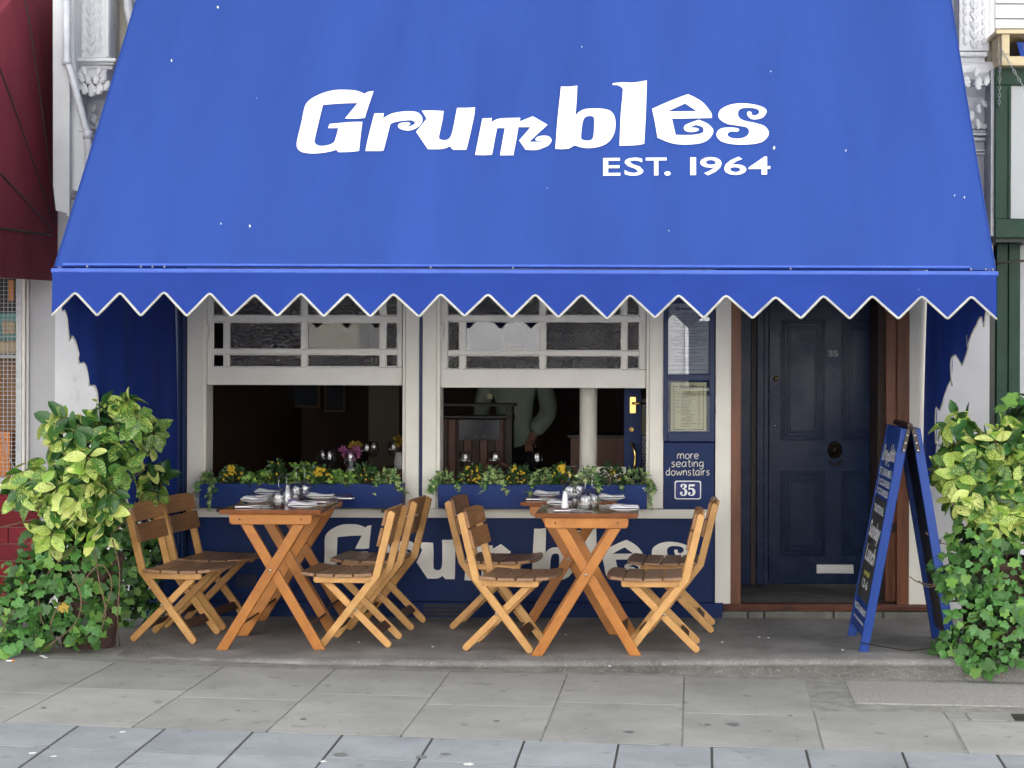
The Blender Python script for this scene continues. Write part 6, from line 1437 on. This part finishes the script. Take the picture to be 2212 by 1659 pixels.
def laurel(label, blobs, base, n_whorl, seed, tone, lim=290):
    rng = random.Random(seed); t = thing('spotted_laurel', label, 'bush', loc=base); w = [b[1] * b[3] for b in blobs]; cnt = 0; tips = []
    while cnt < lim:
        b = rng.choices(blobs, w)[0]; p, v = sample_blob(rng, b, (.8, 1.02)); out = (v + Vector((0, -.35, .1))).normalized()
        m5 = rng.choices(['laurel_green', 'laurel_lime', 'laurel_pale', 'laurel_deep'], tone(p))[0]; nl = rng.randint(4, 7); tips.append(p)
        a0 = rng.random() * 6.28; s_ = out.orthogonal().normalized(); u_ = out.cross(s_)
        for k in range(nl):
            a = a0 + 6.283 * k / nl + rng.uniform(-.3, .3); rad = s_ * math.cos(a) + u_ * math.sin(a)
            tip = (rad + out * rng.uniform(.05, .6) + Vector((0, 0, -.65))).normalized(); nn = (out + Vector((0, -.2, .75)) + rand_dir(rng, Vector(), .25)).normalized()
            mm = m5 if rng.random() < .75 else rng.choice(['laurel_green', 'laurel_lime']); put_leaf(rng.choice(LM[mm]), t, p + rad * .012 - out * rng.uniform(0, .02), tip, nn, rng.uniform(.078, .125)); cnt += 1
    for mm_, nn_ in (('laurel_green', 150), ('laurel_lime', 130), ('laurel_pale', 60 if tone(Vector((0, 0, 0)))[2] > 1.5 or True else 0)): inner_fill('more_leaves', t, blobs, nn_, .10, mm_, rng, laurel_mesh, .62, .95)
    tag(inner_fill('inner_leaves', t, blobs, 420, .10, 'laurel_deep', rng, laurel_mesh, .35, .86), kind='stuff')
    st = MB()
    for p in tips[::1]:
        q = Vector((base[0], base[1], .5)) + Vector((rng.uniform(-.06, .06), rng.uniform(-.04, .04), 0)); mid = q.lerp(p, .5) + Vector((rng.uniform(-.05, .05), .04, rng.uniform(0, .06))); st.tube(smooth3([q, mid, p], 4), [.006] * 4 + [.004] * 4 + [.003], 5)
    tag(part('branches', st, 'vine', t, True), kind='stuff'); return t
def ivy(label, blobs, base, n, seed, size=.052, floor=0.0, strands=(), lim=300, zfun=None):
    rng = random.Random(seed); t = thing('ivy_plant', label, 'ivy', loc=base); w = [b[1] * b[3] for b in blobs]; rest = {m: MB() for m in IM}; spots = []
    for k in range(n):
        b = rng.choices(blobs, w)[0]; p, v = sample_blob(rng, b, (.70, 1.06))
        gz = (zfun(p) if zfun else floor) + .015
        if p.z < gz: p.z = gz + rng.random() * .04
        spots.append((p, v))
    spots.sort(key=lambda s: s[0].y)
    for k, (p, v) in enumerate(spots):
        m = rng.choices(['ivy_leaf', 'ivy_leaf_young', 'ivy_leaf_yellow'], [.80, .19, .010])[0]; sz = size * rng.uniform(.55, 1.25); tip = (Vector((v.x * .5, v.y * .3, -.7)) + rand_dir(rng, Vector(), .8)).normalized(); nn = (v + Vector((0, -.6, .7)) + rand_dir(rng, Vector(), .55)).normalized()
        if k < lim: put_leaf(rng.choice(IM[m]), t, p, tip, nn, sz)
        else:
            vs, fs = ivy_gen(k % 4); tt = tip; n2 = nn - tt * nn.dot(tt); n2 = n2.normalized() if n2.length > .001 else tt.orthogonal(); s = tt.cross(n2); rest[m].add([p + (s * a + tt * c_ + n2 * d_) * sz for a, c_, d_ in vs], fs)
    for m, mb in rest.items():
        if mb.v: tag(part('more_leaves', mb, m, t, True), kind='stuff')
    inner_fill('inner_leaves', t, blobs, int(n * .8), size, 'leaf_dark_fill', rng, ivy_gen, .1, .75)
    for s in strands: part('vine_stem', MB().tube(smooth3([Vector(q) for q in s], 5), .0035, 6), 'vine', t, True)
    return t
# pots
def pot(p, r, h, label):
    t = thing('planter_tub', label, 'plant pot', loc=p, group='tubs under the bushes')
    part('tub', MB().lathe([(r * .78, 0), (r * .8, .01), (r * .92, h * .5), (r, h - .05), (r * 1.05, h - .04), (r * 1.05, h), (r * .95, h), (r * .9, h - .04), (0, h - .04)], (0, 0, 0), 36), 'terracotta', t, True, loc=(0, 0, 0))
    tag(part('soil', MB().lathe([(0, h - .03), (r * .9, h - .03)], (0, 0, 0), 24), 'soil', t, loc=(0, 0, 0)), kind='stuff'); return t
dL = 9.75
pot(at(192, 1380, 9.5).xy.to_3d(), .175, .50, 'dark brown tub under the left spotted bush')
toneL = lambda p: [3, 4, 4.5, .6] if p.x < -2.86 else [4, 3, 1.2, 2.5]
laurel('tall spotted laurel bush in the tub left of the folding chairs', [px_blob(252, 898, 74, 46, 9.12, .13), px_blob(160, 930, 66, 44, 9.1, .16), px_blob(195, 985, 112, 60, 9.1, .18), px_blob(78, 1052, 68, 50, 9.3, .18), px_blob(182, 1062, 90, 66, 9.2, .18), px_blob(322, 1035, 44, 46, 9.97, .10), px_blob(312, 935, 34, 40, 9.6, .08), px_blob(170, 1135, 92, 48, 9.3, .18)],
       (at(192, 1380, 9.5).x, 9.5 - FD, 0), 50, 31, toneL)
strL = [[at(205, 1190, 9.22), at(215, 1260, 9.2), at(228, 1330, 9.18), at(198, 1400, 9.3)], [at(160, 1180, 9.22), at(90, 1260, 9.2), at(90, 1340, 9.15), at(130, 1395, 9.3)], [at(238, 1150, 9.3), at(258, 1230, 9.28), at(254, 1330, 9.3), at(258, 1395, 9.5)], [at(60, 1290, 9.2), at(15, 1340, 9.15), at(5, 1395, 9.2), at(30, 1410, 9.2)], [at(0, 1140, 9.5), at(40, 1130, 9.5), at(80, 1120, 9.5)], [at(170, 1270, 9.18), at(215, 1220, 9.16), at(242, 1262, 9.18), at(220, 1340, 9.2)], [at(130, 1300, 9.15), at(110, 1350, 9.15), at(120, 1400, 9.2)], [at(150, 1230, 9.15), at(175, 1290, 9.13), at(160, 1350, 9.15), at(90, 1405, 9.15)]]
gz = lambda p: (0 if p.y > -1.37 else pave_z(p.x))
ivy('ivy spreading over the tub and pavement at the left', [px_blob(160, 1170, 108, 55, 9.4, .2), px_blob(125, 1235, 112, 65, 9.36, .2), px_blob(60, 1300, 95, 75, 9.3, .2), px_blob(120, 1355, 120, 46, 9.3, .2), px_blob(300, 1210, 62, 110, 10.2, .12), px_blob(300, 1300, 50, 60, 10.2, .12), px_blob(222, 1265, 44, 85, 9.42, .12), px_blob(30, 1385, 90, 30, 9.2, .2)],
    (at(150, 1380, 9.4).x, -1.2, 0), 760, 41, .056, 0, strL, zfun=gz)
dR = 9.6
pot(at(2150, 1380, 9.5).xy.to_3d(), .2, .5, 'dark tub under the right spotted bush')
toneR = lambda p: [3, 4, 2.2, 1.2]
laurel('spotted laurel bush at the right edge beside the pavement sign', [px_blob(2075, 925, 40, 42, dR, .14), px_blob(2150, 960, 75, 55, dR, .2), px_blob(2085, 1010, 70, 52, dR, .2), px_blob(2190, 1050, 90, 75, dR, .24), px_blob(2110, 1080, 70, 50, dR - .05, .22), px_blob(2150, 1120, 60, 50, dR - .1, .2), px_blob(2230, 1120, 50, 70, dR - .1, .2)],
       (at(2150, 1380, 9.5).x, 9.5 - FD, 0), 50, 33, toneR, 280)
strR = [[at(2180, 1300, 9.3), at(2170, 1360, 9.25), at(2167, 1420, 9.15), at(2163, 1465, 9.05)], [at(1985, 1255, 9.5), at(2005, 1268, 9.45), at(2040, 1262, 9.4)], [at(1965, 1245, 9.5), at(1985, 1258, 9.5), at(2030, 1266, 9.45)], [at(2000, 1150, 9.4), at(2020, 1168, 9.4), at(2060, 1180, 9.4)], [at(2100, 1390, 9.3), at(2070, 1412, 9.3), at(2020, 1420, 9.25)]]
ivy('ivy hanging over the tub at the right edge beside the sign', [px_blob(2105, 1160, 70, 50, 9.45, .2), px_blob(2130, 1240, 115, 75, 9.4, .22), px_blob(2140, 1330, 100, 70, 9.3, .2), px_blob(2060, 1250, 50, 55, 9.4, .14), px_blob(2050, 1390, 38, 40, 9.3, .1), px_blob(2190, 1400, 70, 50, 9.2, .18), px_blob(2110, 1420, 40, 40, 9.2, .1)],
    (at(2120, 1380, 9.3).x, -1.2, 0), 470, 43, .058, 0, strR, zfun=gz)
ivy('dark climbing ivy above the bush at the far right edge', [px_blob(2200, 890, 36, 45, 9.9, .12), px_blob(2225, 930, 40, 60, 9.9, .14)], (at(2200, 900, 9.9).x, -.6, 0), 46, 47, .085, 0, [[at(2210, 1010, 9.9), at(2195, 930, 9.9), at(2200, 860, 9.9)]])
cg = thing('cigarette_end', 'cigarette end lying on the pavement by the left ivy', 'cigarette end', loc=P(22, 1430))
part('paper_tube', MB().tube([(-.02, 0, .006), (.006, 0.004, .006)], .004, 8), 'napkin', cg, loc=(0, 0, 0)); part('filter', MB().tube([(.006, .004, .006), (.02, .006, .006)], .0042, 8), 'orange_wall', cg, loc=(0, 0, 0))
lp_ = P(92, 1422); lit = part('paper_scrap', MB().grid(lambda u, v: (lp_.x + (u - .5) * .05, lp_.y + (v - .5) * .03, lp_.z + .008 + .006 * math.sin(u * 5)), 6, 3), 'napkin'); tag(lit, 'white paper scrap on the pavement under the left ivy', 'litter')
